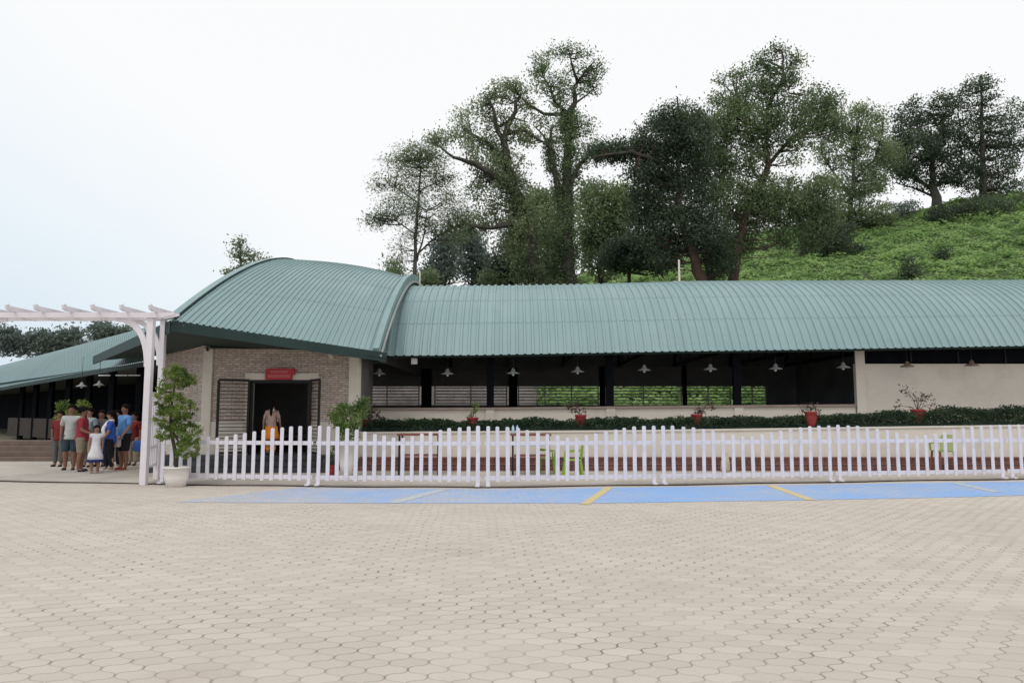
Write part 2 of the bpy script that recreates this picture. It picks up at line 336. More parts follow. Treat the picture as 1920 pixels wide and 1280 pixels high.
def leaves(name, cen, size, m, parent=None, asp=.5, flat=0, loc=None, droop=0):
    cen = np.asarray(cen, float); n = len(cen)
    if loc is not None: cen = cen-np.array(loc)
    nrm = rng.normal(size=(n, 3)); nrm[:, 2] = np.abs(nrm[:, 2])+flat; nrm /= np.linalg.norm(nrm, axis=1)[:, None]
    t = rng.normal(size=(n, 3)); t[:, 2] -= droop; t -= nrm*(t*nrm).sum(1)[:, None]; t /= np.linalg.norm(t, axis=1)[:, None]
    b = np.cross(nrm, t); s = size*rng.uniform(.6, 1.3, n)[:, None]
    V = np.empty((n, 4, 3)); V[:, 0] = cen-t*s*.5; V[:, 1] = cen+b*s*asp*.5-nrm*s*.08; V[:, 2] = cen+t*s*.5; V[:, 3] = cen-b*s*asp*.5-nrm*s*.08
    me = bpy.data.meshes.new(name); me.vertices.add(n*4); me.vertices.foreach_set('co', V.ravel())
    me.loops.add(n*4); me.loops.foreach_set('vertex_index', np.arange(n*4, dtype=np.int32))
    me.polygons.add(n); me.polygons.foreach_set('loop_start', np.arange(0, n*4, 4, dtype=np.int32))
    me.update(calc_edges=True); me.materials.append(m)
    o = bpy.data.objects.new(name, me); COL.objects.link(o)
    if loc is not None: o.location = loc
    if parent: o.parent = parent
    return o
def clumps(c, r, ncl, per, spread, shell=.5, zs=.9):
    d = rng.normal(size=(ncl, 3)); d /= np.linalg.norm(d, axis=1)[:, None]
    rad = rng.uniform(0, 1, ncl)**(1/3)*(1-shell)+shell*rng.uniform(.65, 1.05, ncl)
    cc = np.array(c)+d*rad[:, None]*np.array(r)
    pts = (cc[:, None, :]+rng.normal(size=(ncl, per, 3))*np.array([spread*1.1, spread*1.1, spread*zs])).reshape(-1, 3)
    return cc, pts

# ================================================================ GROUND
ground = MB().slab([(-400,-60),(400,-60),(400,900),(-400,900)], -.3, -.012).build('ground', M['soil']); struct(ground)
pav = MB(); pav.add([(-40,-12,0),(45,-12,0),(45,30.5,0),(-40,30.5,0)], [(0,1,2,3)]); struct(pav.build('paved_forecourt', M['pavers']))
KERB = [(-160,897),(-60,900),(110,903),(255,906),(430,909),(590,911),(900,913),(1200,909),(1400,906),(1570,903),(1810,899),(2000,896),(2200,893)]
kp = [G(x, y) for x, y in KERB]
poly = [(p.x, p.y) for p in kp]+[(kp[-1].x+3, 19.9), (kp[0].x-6, 24.0)]
struct(MB().slab(poly, .0005, .03).build('walkway', M['concrete'], bevel=.01))
bl = [(330,941),(440,927),(560,914),(900,917),(1200,913),(1500,908.5),(1810,903.5),(2150,899),(2150,922),(1810,931),(1540,936.5),(1110,943),(740,943)]
bp_ = MB(); bp_.add([G(x, y, .004) for x, y in bl], [tuple(range(len(bl)))]); struct(bp_.build('blue_parking_strip', M['blue']))
def line(a, b, wpx, name='yellow_bay_line', m_='yellow'):
    A, B = G(*a, .008), G(*b, .008); m = MB(); hx = wpx/2
    vs = [G(a[0]-hx*1.15, a[1], .008), G(a[0]+hx*1.15, a[1], .008), G(b[0]+hx, b[1], .008), G(b[0]-hx, b[1], .008)]
    m.add(vs, [(0,1,2,3)]); return struct(m.build(name, M[m_]))
line((1096,945), (1142,913), 16); line((1521,937), (1445,909.5), 17); line((735,942), (832,917), 22, 'worn_bay_line', 'paleline'); line((1870,922), (1790,904.5), 16, 'worn_bay_line', 'paleline')
# cable lying along the fence foot
cb = [G(x, y+.6*math.sin(x*.021)+.5, .012) for x, y in [(x, interp(KERB, x)) for x in range(-150, 2200, 25)]]
tag(MB().tube(cb, .014, 6).build('ground_cable', M['rubber'], smooth=True), 'long thin dark cable lying along the foot of the picket fence', 'cable')

# ================================================================ HALL (right)
YE, YC = 21.0, 25.5
EAVE = [(690,667.5),(900,666),(1240,659.5),(1500,656),(1810,650.5),(2150,645)]
CROWN = [(785,541),(1100,538),(1300,533),(1810,531.5),(2150,530)]
def arc(Ye, ze, Yc, zc, v):            # v 0 front eave .. .5 crown .. 1 rear
    a = Yc-Ye; r = zc-ze; R = (a*a+r*r)/(2*r); ph = math.asin(min(1, a/R))
    if r > a: R = a; ph = math.pi/2
    t = ph*(1-2*v); return Yc-R*math.sin(t), zc-R*(1-math.cos(t))
def hall_pt(X, v):
    px = 960+X*F/(YE*cp+1.7*sp)
    ze = Zat(interp(EAVE, px), YE); pc = 960+X*F/(YC*cp+4.4*sp); zc = Zat(interp(CROWN, pc), YC)
    y, z = arc(YE, ze, YC, zc, v); return Vector((X, y, z))
def sheet(surf, u0, u1, pitch, nv, h, name, m, parent, vmax=1.0, nl=9):
    nr = int(round((u1-u0)/pitch)); prof = [(0,0),(.64,0),(.70,h),(.93,h)]
    us = [(u0+(i+f)*(u1-u0)/nr, o) for i in range(nr) for f, o in prof]+[(u1, 0)]
    vs = []; W = len(us)
    rows = []
    for k in range(nl):
        v0, v1 = vmax*k/nl, vmax*(k+1)/nl
        for i in range(5): rows.append((v0+(v1-v0)*i/4.02, .010*(1-i/4)))
    rows.append((vmax, 0)); nv = len(rows)-1
    for v, lo_ in rows:
        for u, o in us:
            p = surf(u, v); o = o+lo_
            if o:
                du = surf(u+.02, v)-surf(u-.02, v); dv = surf(u, min(1, v+.01))-surf(u, max(0, v-.01)); n = du.cross(dv).normalized(); p = p+n*o
            vs.append(p)
    fs = [(j*W+i, j*W+i+1, (j+1)*W+i+1, (j+1)*W+i) for j in range(nv) for i in range(W-1)]
    me = bpy.data.meshes.new(name); me.from_pydata([tuple(p) for p in vs], [], fs); me.materials.append(m); me.update()
    o = bpy.data.objects.new(name, me); COL.objects.link(o); o.parent = parent
    s = o.modifiers.new('thick', 'SOLIDIFY'); s.thickness = .012; s.offset = -1
    return o
hall = thing('dining_hall', 'long open sided hall with a curved green sheet roof, dark inside, behind the hedge', 'building')
XL, XR = Xat(655, 3.3, YE), Xat(2150, 3.3, YE)
hroof = sheet(hall_pt, XL, XR, .235, 26, .040, 'roof', M['roof'], hall)
# dark ceiling added below the sheets, interior shade put into its colour
cl = MB(); NX, NV = 30, 16; vv = []
for i in range(NX+1):
    X = XL+(XR-XL)*i/NX
    for j in range(NV+1):
        p = hall_pt(X, .01+.98*j/NV); c = Vector((X, YC, 2.5)); p = p+(c-p).normalized()*.10; vv.append(p)
cl.add(vv, [(i*(NV+1)+j, (i+1)*(NV+1)+j, (i+1)*(NV+1)+j+1, i*(NV+1)+j+1) for i in range(NX) for j in range(NV)])
cl.build('ceiling', M['ceil'], hall)
# eave edge beam
YW = 22.0
mb = MB()
for i in range(30):
    a = hall_pt(XL+(XR-XL)*i/30, .012); b = hall_pt(XL+(XR-XL)*(i+1)/30, .012)
    mb.bar(a+Vector((0,.12,-.10)), b+Vector((0,.12,-.10)), .05, .12)
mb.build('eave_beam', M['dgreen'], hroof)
# front low wall, sill, pilasters
SILL = [(672,764.5),(900,764),(1200,761),(1600,757.5),(2100,753)]
ZF = .9
def zs(px): return Zat(interp(SILL, px), YW)
poly = [(Xat(px, 1.7, YW), zs(px)-.06) for px in (672, 900, 1200, 1604)]
x0, x1 = poly[0][0], poly[-1][0]
MB().prism([(x0, 0)]+poly+[(x1, 0)], YW, YW+.15).build('front_wall', M['cream'], hall)
sb = MB()
for a, b in zip(poly, poly[1:]): sb.bar((a[0], YW+.06, a[1]+.03), (b[0], YW+.06, b[1]+.03), .27, .06)
sb.build('sill', M['brownlamp'] if False else mat('weathered_sill', (.36,.28,.24), .8, .15, 3), hall)
for px in (919, 1145, 1385):
    X = Xat(px, 1.5, YW); MB().box((X-.14, YW-.05, 0), (X+.14, YW-.003, zs(px)-.02)).build('pilaster', M['cream'], hall, bevel=.01)
    MB().box((X-.11, YW+.02, zs(px)+.002), (X+.11, YW+.18, 4.3)).build('column', M['dark'], hall)
# right closed part
XA = Xat(1604, 2.5, YW); zt = Zat(655, YW)
zb = Zat(682, YW)
MB().box((XA+.02, YW, 0), (XR-.3, YW+.15, zb)).build('front_wall', M['cream'], hall)
MB().box((XA, YW-.06, 0), (XA+.29, YW-.003, 3.75)).build('pilaster', M['cream'], hall, bevel=.01)
MB().box((XA+.27, YW+.1, zb), (XR-.3, YW+.14, 4.2)).build('clerestory_window', M['dark'], hall)
for k in range(9): MB().box((XA+.3+k*1.45, YW+.05, zb), (XA+.34+k*1.45, YW+.095, 4.2)).build('clerestory_mullion', M['iron'], hall)
# rear wall with louvred openings
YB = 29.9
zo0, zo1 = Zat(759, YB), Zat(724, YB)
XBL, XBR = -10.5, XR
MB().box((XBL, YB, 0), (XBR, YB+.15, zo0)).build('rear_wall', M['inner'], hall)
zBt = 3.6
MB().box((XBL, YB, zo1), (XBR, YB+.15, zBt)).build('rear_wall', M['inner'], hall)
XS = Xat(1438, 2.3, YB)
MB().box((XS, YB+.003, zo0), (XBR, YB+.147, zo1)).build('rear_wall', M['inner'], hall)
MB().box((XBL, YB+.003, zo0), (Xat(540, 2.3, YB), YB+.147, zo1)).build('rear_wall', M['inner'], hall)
for px, w_ in ((800,.42),(962,.36),(1129,.22),(1283,.18),(1378,.2)):
    X = Xat(px, 2.3, YB); MB().box((X-w_/2, YB-.1, ZF), (X+w_/2, YB-.005, 3.9)).build('rear_column', M['dark'], hall)
for a, b in ((540,600),(605,785),(815,950),(972,1122),(1136,1278),(1288,1370),(1386,1437)):
    g_ = MB(); xa, xb = Xat(a, 2.3, YB), Xat(b, 2.3, YB)
    for k in range(6):
        z = zo0+(zo1-zo0)*(k+.5)/6; g_.box((xa, YB+.03, z-.022), (xb, YB+.06, z+.022))
    nvb = max(2, int((xb-xa)/1.1))
    for k in range(nvb+1):
        x = xa+(xb-xa)*k/nvb; g_.box((x-.025, YB+.07, zo0), (x+.025, YB+.11, zo1))
    g_.build('window_grille', M['grille'], hall)
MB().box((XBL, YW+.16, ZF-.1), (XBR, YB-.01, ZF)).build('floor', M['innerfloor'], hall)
MB().box((XR-.3, YW+.16, ZF), (XR-.15, YB, 3.4)).build('side_wall', M['cream'], hall)
MB().box((Xat(1608, 2.3, 24.5), 24.4, ZF), (Xat(1608, 2.3, 24.5)+.12, 29.8, 4.5)).build('inner_wall', M['inner'], hall)
# ridge gutter flashing
fl = MB(); fl.sweep([hall_pt(XL+(XR-XL)*i/20, .5)+Vector((0,0,.03)) for i in range(21)], .3, .03); fl.build('ridge_cap', M['trim'], hroof)
# poles on the roof
pp = P(1274, 531, 25.4); m_ = MB().tube([pp+Vector((0,0,-.1)), pp+Vector((0,0,.85))], .035, 8); m_.box(pp+Vector((-.25,-.1,-.03)), pp+Vector((.25,.1,.06))); tag(m_.build('vent_pipe', M['cream'], smooth=False), 'thin cream pipe standing on the hall roof ridge below the big trees', 'pipe')
pp = P(787, 541, 25.8); tag(MB().tube([pp+Vector((0,0,-.1)), pp+Vector((0,0,.62))], .025, 8).build('vent_pipe', M['cream']), 'short pale pipe on the roof beside the stone pavilion ridge', 'pipe')
# inside furniture: dining tables with stools in the gloom
def dtable(X, Y, lab):
    t = thing('dining_table', lab, 'table', (X, Y, ZF), 0, 'dining tables inside the hall')
    MB().box((-.7,-.4,.70), (.7,.4,.74)).build('table_top', M['wood'], t, bevel=.01)
    for sx in (-1,1):
        for sy in (-1,1): MB().box((sx*.62-.025, sy*.33-.025, 0), (sx*.62+.025, sy*.33+.025, .698)).build('leg', M['iron'], t)
    return t
for k, (px, Y) in enumerate(((745, 25.5), (880, 26.5), (1010, 25.2), (1075, 27), (1215, 25.4), (1330, 26.6), (1460, 25.3), (1550, 26.8))):
    dtable(Xat(px, ZF, Y), Y, ['dark dining table inside the hall, %s from the stone pavilion' % w_ for w_ in ('first', 'second', 'third', 'fourth', 'fifth', 'sixth', 'seventh', 'eighth')][k])
for k in range(11):
    X = -2.5+2.3*k
    if X < XR-1:
        tb = MB(); tb.box((X-.05, YE+.6, 3.45), (X+.05, 29.7, 3.57)); pa = [hall_pt(X, .05+.9*i/12)+Vector((0,0,-.28)) for i in range(13)]; tb.sweep(pa, .08, .10)
        for i in (2,4,6,8,10): tb.bar((X, pa[i].y, 3.56), pa[i], .04, .04)
        tb.build('roof_truss', M['iron'], hall)
# pendant lamps
LP = [(711,701),(839,701),(962,700),(1083,697),(1208,694),(1332,692.5),(1454,691.5),(1581,689),(1701,687),(1822,685)]
words = ['nearest the stone pavilion', 'second from the stone pavilion', 'third from the stone pavilion', 'fourth from the stone pavilion', 'fifth from the stone pavilion', 'sixth from the stone pavilion', 'seventh from the stone pavilion', 'the one just left of the cream pillar', 'just right of the cream pillar', 'rightmost of the row']
lroot = None
for i, (px, py) in enumerate(LP):
    p = P(px, py, 21.5); brown = i >= 8
    if lroot is None or i == 8:
        r0 = thing('pendant_lamp', '', 'lamp', (0,0,0), 0, 'pendant lamps along the hall eave')
        mm = M['brownlamp'] if brown else M['lamp']
        s_ = MB().lathe([(.20,-.012),(.20,0),(.15,.03),(.075,.06),(.05,.13),(.03,.16),(.001,.17)], (0,0,0), 20).build('lamp_shade', mm, r0, smooth=True)
        MB().tube([(0,0,.16), (0,0,1.15)], .008, 6).build('cord', M['iron'], s_)
        MB().lathe([(.001,-.07),(.03,-.06),(.04,-.035),(.02,-.012)], (0,0,0), 12).build('bulb', M['bulb'], s_, smooth=True)
        lroot = r0; r0.location = p; r0['label'] = ''
        o = r0
    else: o = copy_tree(lroot, p)
    o['label'] = ('brown' if brown else 'grey')+' bell pendant lamp under the hall eave, '+words[i]
# emergency light box
p = P(777, 677, 21.4); el = thing('flood_light', 'small white box light hanging under the hall eave near the pavilion', 'light', p)
MB().box((-.09,-.05,-.09), (.09,.05,.09)).build('housing', M['bulb'], el, bevel=.01); MB().box((-.02,0,.09), (.02,.03,.35)).build('bracket', M['iron'], el)

# steps, planter wall, hedge
xs0 = Xat(668, .2, 19.5)
st = MB().box((xs0, 19.5, .0), (22, 19.82, .18)); st.box((xs0, 19.82, .0), (22, 20.2, .345))
stp = thing('brick_steps', 'long low red brown tiled steps running below the cream planter wall', 'steps')
st.build('risers', M['brick'], stp)
ns = MB().box((xs0, 19.485, .181), (22, 19.819, .195)).box((xs0, 19.805, .346), (22, 20.2, .362)); ns.build('treads', M['brick'], stp)
PW = [(668,809.5),(1200,806),(1810,797.5),(2150,793)]
pts = [(Xat(px, 1.05, 20.2), Zat(interp(PW, px), 20.2)) for px in (668, 900, 1200, 1500, 1810, 2150)]
pl = thing('planter_wall', 'long cream planter wall with hedge on top running in front of the hall', 'planter')
MB().prism([(pts[0][0], .363)]+[(a, b-.05) for a, b in pts]+[(pts[-1][0], .363)], 20.2, 21.3).build('wall', M['cream2'], pl)
cpm = MB()
for a, b in zip(pts, pts[1:]): cpm.add([(a[0],20.17,a[1]-.049),(b[0],20.17,b[1]-.049),(b[0],20.17,b[1]),(a[0],20.17,a[1]),(a[0],20.34,a[1]-.049),(b[0],20.34,b[1]-.049),(b[0],20.34,b[1]),(a[0],20.34,a[1])],[(0,1,2,3),(7,6,5,4),(3,2,6,7),(0,4,5,1),(0,3,7,4),(1,5,6,2)])
cpm.build('coping', M['cream2'], pl)
HT = [(690,792),(720,788),(760,790),(800,787),(860,793),(900,791),(960,789),(1000,785),(1060,792),(1120,786),(1170,784),(1220,790),(1270,784),(1340,785),(1420,783),(1450,788),(1480,782),(1560,781),(1600,779),(1650,776),(1680,770),(1720,777),(1760,769),(1790,764),(1840,770),(1900,764),(2000,762),(2150,758)]
hc = []
for px in np.arange(690, 2150, 1.0):
    zt_ = Zat(interp(HT, px)+random.uniform(-3.5, 3)*(1+.8*math.sin(px*.13)*math.sin(px*.031)), 20.6); zb_ = Zat(interp(PW, px), 20.4)
    X = Xat(px, 1.2, 20.6)
    n = 42
    y = rng.uniform(20.36, 20.95, n); z = zb_-.03+(zt_-zb_+.05)*rng.uniform(0, 1, n)**.7
    hc.append(np.stack([X+rng.normal(0, .03, n), y, z], 1))
hedge = thing('hedge', 'long low dark green hedge growing along the top of the cream planter wall', 'hedge')
leaves('foliage', np.concatenate(hc), .075, M['L_hedge'], hedge, .42)
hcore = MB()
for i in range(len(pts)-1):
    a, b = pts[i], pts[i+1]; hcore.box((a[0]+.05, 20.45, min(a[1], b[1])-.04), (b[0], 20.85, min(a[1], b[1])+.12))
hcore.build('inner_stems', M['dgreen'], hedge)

# red pots on the planter
def potplant(name, label, px, pyb, Y, r, h, potm, kind, group=None, seed=0, zb=None, cat='potted plant'):
    p = P(px, pyb, Y) if zb is None else Vector((Xat(px, zb, Y), Y, zb))
    t = thing(name, label, cat, p, 0, group)
    MB().lathe([(r*.55,0),(r*.8,h*.25),(r*.97,h*.6),(r*.9,h*.85),(r,h*.88),(r,h),(r*.85,h),(r*.82,h*.9),(.001,h*.9)], (0,0,0), 20).build('pot', potm, t, smooth=True)
    rr = random.Random(seed); mbs = MB(); cs = []
    for dx, dz, n in kind['tips']:
        a = Vector((0,0,h*.88)); c = Vector((dx*.35, rr.uniform(-.05,.05), h+dz*.6)); b = Vector((dx, rr.uniform(-.1,.1), h+dz))
        mbs.tube([a, c, b], [.012,.009,.005], 5)
        cs.append(np.array(b)+rng.normal(size=(n,3))*kind.get('sp', .06)); cs.append(np.array(c)+rng.normal(size=(n//4,3))*.05)
    mbs.build('stem', M['bark'], t); leaves('leaves', np.concatenate(cs), kind.get('ls', .09), kind['m'], t, .45)
    return t
BR = M['L_purple']; GRP = 'red pots along the planter wall'
potplant('potted_plant', 'slanted red pot with brown leaved plant at the left end of the hedge', 691, 808, 20.75, .17, .33, M['red'], dict(m=BR, tips=[(.22,.15,30),(.38,.02,30),(.1,.3,20),(-.1,.3,20)]), GRP, 1)
potplant('potted_plant', 'red pot with upright yellow green sprout standing in the hedge', 886, 806, 20.60, .165, .36, M['red'], dict(m=M['L_shrub'], tips=[(.08,.35,40),(.09,.2,30),(-.1,.08,20)], sp=.05), GRP, 2)
potplant('potted_plant', 'round red pot with twiggy brown plant spreading left, above the green chair', 1089, 806, 20.60, .165, .44, M['red'], dict(m=BR, tips=[(-.35,.22,35),(-.2,.12,25),(-.12,.3,20),(.1,.12,12)]), GRP, 3)
potplant('potted_plant', 'red pot with drooping brown and green plant between two dark hall columns', 1307, 805, 20.60, .16, .44, M['red'], dict(m=BR, tips=[(.42,.2,25),(.3,.25,20),(.05,.1,20),(.2,.08,20)]), GRP, 4)
potplant('potted_plant', 'red pot with arching dark leaves left of the cream pillar', 1521, 799, 20.45, .17, .42, M['red'], dict(m=BR, tips=[(-.2,.06,25),(.15,.1,25),(0,.15,20),(.22,-.05,15)]), GRP, 5)
potplant('potted_plant', 'red pot with tall sparse brown plant against the cream wall', 1722, 798, 20.60, .19, .47, M['red'], dict(m=BR, tips=[(-.3,.52,30),(.12,.35,25),(.3,.35,25),(.5,.15,20),(-.55,.1,15),(-.05,.42,14)], sp=.07), GRP, 6)

# ================================================================ PAVILION
pv = thing('entrance_pavilion', 'stone clad entrance pavilion with a large curved green roof at the left of the hall', 'building')
E0, E1 = P(322, 601, 16.8), P(702, 660, 18.9)
C0, C1 = P(550, 491, 24.0), P(777, 526, 25.8)
def rim(E, C, v):
    s_ = 1-abs(1-2*v); s_ = 1-(1-s_)**1.15; pw = 1.55 if E is E0 else 1.8
    y = E.y+(C.y-E.y)*(s_ if v <= .5 else 2-s_); z = E.z+(C.z-E.z)*(1-(1-s_)**pw)
    return Vector((E.x+(C.x-E.x)*s_, y, z))
def pav_pt(u, v):
    a, b = rim(E0, C0, v), rim(E1, C1, v); p = a.lerp(b, u/4.6)
    p.z += .14*math.sin(math.pi*min(1, max(0, u/4.6)))*min(1, v*2.5)
    return p
proof = sheet(pav_pt, 0, 4.6, .135, 26, .030, 'roof', M['roof'], pv)
def inset(f, lo, hi, n=24): return [f(lo+(hi-lo)*i/n) for i in range(n+1)]
MB().sweep([rim(E0, C0, v/30)+Vector((-.05,0,.04)) for v in range(31)], .20, .05).build('verge_trim', M['trim'], proof)
MB().sweep([rim(E0, C0, v/30)+Vector((.075,0,.05)) for v in range(31)], .03, .05).build('verge_trim', M['dgreen'], proof)
MB().sweep([rim(E1, C1, v/30)+Vector((.05,0,.0)) for v in range(31)], .16, .26).build('verge_trim', M['trim'], proof)
MB().sweep([rim(E1, C1, v/30)+Vector((.17,0,-.12)) for v in range(31)], .05, .07).build('verge_trim', M['palegrey'], proof)
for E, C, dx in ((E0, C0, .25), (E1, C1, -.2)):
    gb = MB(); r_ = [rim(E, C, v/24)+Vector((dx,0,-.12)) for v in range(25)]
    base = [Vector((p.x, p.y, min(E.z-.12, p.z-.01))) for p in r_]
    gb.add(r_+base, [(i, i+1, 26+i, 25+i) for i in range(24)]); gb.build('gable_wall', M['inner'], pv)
# soffit + fascias
WL, WR = Xat(380, 2, 20), Xat(673, 2, 20)
EL = P(176, 669, 27.5)
fz = Vector((0,0,-.13))
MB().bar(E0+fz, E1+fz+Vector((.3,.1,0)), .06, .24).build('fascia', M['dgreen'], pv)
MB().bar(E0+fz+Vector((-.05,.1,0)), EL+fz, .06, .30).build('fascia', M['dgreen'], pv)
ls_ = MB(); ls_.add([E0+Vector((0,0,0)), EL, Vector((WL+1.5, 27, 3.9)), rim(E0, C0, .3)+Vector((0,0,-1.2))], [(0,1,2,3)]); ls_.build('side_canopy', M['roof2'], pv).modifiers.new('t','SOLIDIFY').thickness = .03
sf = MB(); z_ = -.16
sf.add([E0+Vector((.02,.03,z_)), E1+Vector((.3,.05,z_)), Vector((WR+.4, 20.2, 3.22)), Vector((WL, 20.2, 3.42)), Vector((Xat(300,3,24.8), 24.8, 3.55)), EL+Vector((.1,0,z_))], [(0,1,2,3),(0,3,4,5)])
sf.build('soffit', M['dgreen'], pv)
# walls: front with door opening
DX0, DX1 = Xat(470, 1.8, 20), Xat(582, 1.8, 20); DZ = Zat(712, 20); FZ = .46; WT = 3.35
zd = Zat(790, 20)
MB().box((WL+.26, 20, FZ-.2), (DX0-.14, 20.25, WT)).build('front_wall', M['stone'], pv)
MB().box((DX1+.003, 20, FZ-.2), (WR-.28, 20.25, WT)).build('front_wall', M['stone'], pv)
MB().box((DX0-.14, 20, DZ+.16), (DX1+.003, 20.25, WT)).build('front_wall', M['stone'], pv)
MB().box((DX0-.14, 19.95, FZ), (DX0-.003, 20.26, DZ+.0)).build('door_jamb', M['cream'], pv)
MB().box((DX0-.14-.02, 19.94, DZ), (Xat(598, 2.4, 20), 20.26, DZ+.18)).build('lintel', M['cream'], pv)
MB().box((WL+.26, 19.97, FZ-.2), (DX0-.16, 19.998, zd)).build('dado', M['cream'], pv)
MB().box((DX1+.02, 19.97, FZ-.2), (WR-.28, 19.998, zd)).build('dado', M['cream'], pv)
MB().box((WL, 19.93, 0), (WL+.26, 20.25, WT)).build('pilaster', M['cream'], pv, bevel=.01)
MB().box((WR-.28, 19.93, 0), (WR, 20.25, WT-.1)).build('pilaster', M['cream'], pv, bevel=.01)
SLx = Xat(300, 1.6, 24.8)
sw = MB(); a = Vector((WL, 19.98, 0)); b = Vector((SLx, 24.8, 0)); d = (b-a); nrm = Vector((-d.y, d.x, 0)).normalized()*-.15
sw.add([a, b, b+Vector((0,0,3.55)), a+Vector((0,0,3.55)), a-nrm*-1, b-nrm*-1, b-nrm*-1+Vector((0,0,3.55)), a-nrm*-1+Vector((0,0,3.55))], [(0,1,2,3),(7,6,5,4),(0,4,5,1),(3,2,6,7),(0,3,7,4),(1,5,6,2)])
sw.build('side_wall', M['stone'], pv)
sd_ = MB(); off = Vector((-d.y, d.x, 0)).normalized()*.02
sd_.add([a+off, b+off, b+off+Vector((0,0,zd)), a+off+Vector((0,0,zd))], [(0,1,2,3)]); sd_.build('dado', M['cream'], pv)
# room behind the door
MB().box((SLx, 24.6, 0), (DX0+.3, 24.75, 3.6)).build('inner_wall', M['inner'], pv)
MB().box((WL, 20.26, 3.3), (WR, 24.6, 3.36)).build('inner_ceiling', M['ceil'], pv)
MB().box((WL+.05, 20.26, FZ-.1), (WR+.2, 29.8, FZ)).build('inner_floor', M['innerfloor'], pv)
MB().box((WR-.15, 20.26, FZ), (WR-.01, 22.0, 3.3)).build('inner_wall', M['inner'], pv)
# door frame, gates
df = MB(); df.box((DX0, 19.93, FZ), (DX0+.07, 19.99, DZ-.002)).box((DX1-.07, 19.93, FZ), (DX1, 19.99, DZ-.002)).box((DX0+.07, 19.93, DZ-.09), (DX1-.07, 19.99, DZ-.002))
dfo = df.build('door_frame', M['iron'], pv)
def gate(x0, x1, y0, y1):
    g_ = MB(); a = Vector((x0, y0, FZ+.04)); b = Vector((x1, y1, FZ+.04)); h = DZ-FZ-.06; up = Vector((0,0,h))
    g_.bar(a, a+up, .06, .05).bar(b, b+up, .06, .05).bar(a, b, .05, .06).bar(a+up, b+up, .05, .06)
    for k in range(1, 20): z = Vector((0,0,h*k/20)); g_.bar(a+z, b+z, .015, .02)
    return g_
gate(DX0-.72, DX0-.02, 19.55, 19.9).build('gate_leaf', M['iron'], dfo)
gate(DX1+.02, DX1+.40, 19.9, 19.4).build('gate_leaf', M['iron'], dfo)
# beam end and bracket, small wall lamp
MB().bar(P(608, 657, 19.6), P(690, 660, 19.9), .25, .2).build('eave_beam', M['palegrey'], pv)
MB().bar(P(612, 655, 19.85), P(623, 672, 19.85), .08, .10).build('downpipe', M['cream'], pv)
wl = thing('wall_lamp', 'small dark lamp arm fixed high on the left cream corner pillar', 'lamp', (WL+.15, 19.9, Zat(655, 20)))
MB().bar((-.02,-.02,0), (.03,-.12,.14), .03, .03).build('arm', M['iron'], wl); MB().lathe([(.03,-.06),(.035,0),(.015,.03)], (-.02,-.02,0), 10).build('lamp_head', M['iron'], wl)
# sign
p = P(523, 701, 19.85); sg = thing('door_sign', 'red sign board with two lines of pale lettering above the pavilion door', 'sign', p)
sgb = MB().box((-.37,-.03,-.155), (.37,.03,.155)).build('board', M['sign'], sg, bevel=.006)
MB().box((.36,-.02,-.02), (.43,.06,.16)).build('side_plate', M['sign'], sg)
tx = MB(); x = -.23
rr = random.Random(3)
for row, (xa, xb, z, h) in enumerate(((-.23,.25,.035,.055),(-.29,.31,-.085,.06))):
    x = xa; tx = MB()
    while x < xb:
        w_ = rr.uniform(.022,.045); tx.box((x,-.036,z), (x+w_*.35,-.031,z+h)); tx.box((x+w_*.35,-.036,z+h*.8), (x+w_,-.031,z+h)); tx.box((x+w_*.35,-.036,z), (x+w_,-.031,z+h*.22)); x += w_+.012
    tx.build('lettering', M['signtxt'], sgb)
# granite steps
gsx0, gsx1 = Xat(292, .2, 19.3), Xat(622, .2, 19.3)
gs = thing('granite_steps', 'dark polished granite steps below the pavilion door behind the fence', 'steps')
sgm = MB()
for k in range(3): sgm.box((gsx0, 18.9+.33*k, .031 if k == 0 else .15*k+.001), (gsx1, 19.96, .15*(k+1)))
sgm.build('treads', M['granite'], gs, bevel=.006)
MB().box((WL-.6, 19.965, 0), (DX0, 19.999, FZ-.21)).build('plinth', M['granite'], gs)
MB().box((gsx0, 19.9, 0), (WL-.01, 22, .45)).build('side_plinth', M['granite'], gs)

# ================================================================ LEFT HALL
lh = thing('left_hall', 'lower green roofed hall at the far left behind the group of people', 'building')
la, lb = P(262, 678, 25.5), P(109, 706, 33.5); ra, rb_ = P(255, 619, 32), P(109, 657, 41)
def lpt(u, v):
    e = la.lerp(lb, u); r = ra.lerp(rb_, u); e.z = la.z+(lb.z-la.z)*u
    q_ = math.sin(v*math.pi/2*.9)/math.sin(math.pi/2*.9)
    p = e.lerp(r, v); p.z = e.z+(r.z-e.z)*q_*.999; return p
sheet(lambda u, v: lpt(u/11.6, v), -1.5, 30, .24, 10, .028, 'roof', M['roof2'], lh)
MB().bar(lpt(-.13,0)+Vector((.05,0,-.1)), lpt(2.2,0)+Vector((.05,0,-.1)), .05, .16).build('fascia', M['dgreen'], lh)
dd = (lb-la); dd.z = 0; dd.normalize()
inn = Vector((-dd.y, dd.x, 0));
if inn.y < 0: inn = -inn
for k in range(8):
    q0 = la-dd*1+dd*(3.4*k)+inn*.8; MB().box((q0.x-.11, q0.y-.11, 0), (q0.x+.11, q0.y+.11, 3.3)).build('column', M['dark'], lh)
a = la+dd*1.5+inn*6; b = la+dd*75+inn*6
MB().bar(Vector((a.x,a.y,1.6)), Vector((b.x,b.y,1.6)), .15, 3.5).build('rear_wall', M['dark'], lh)
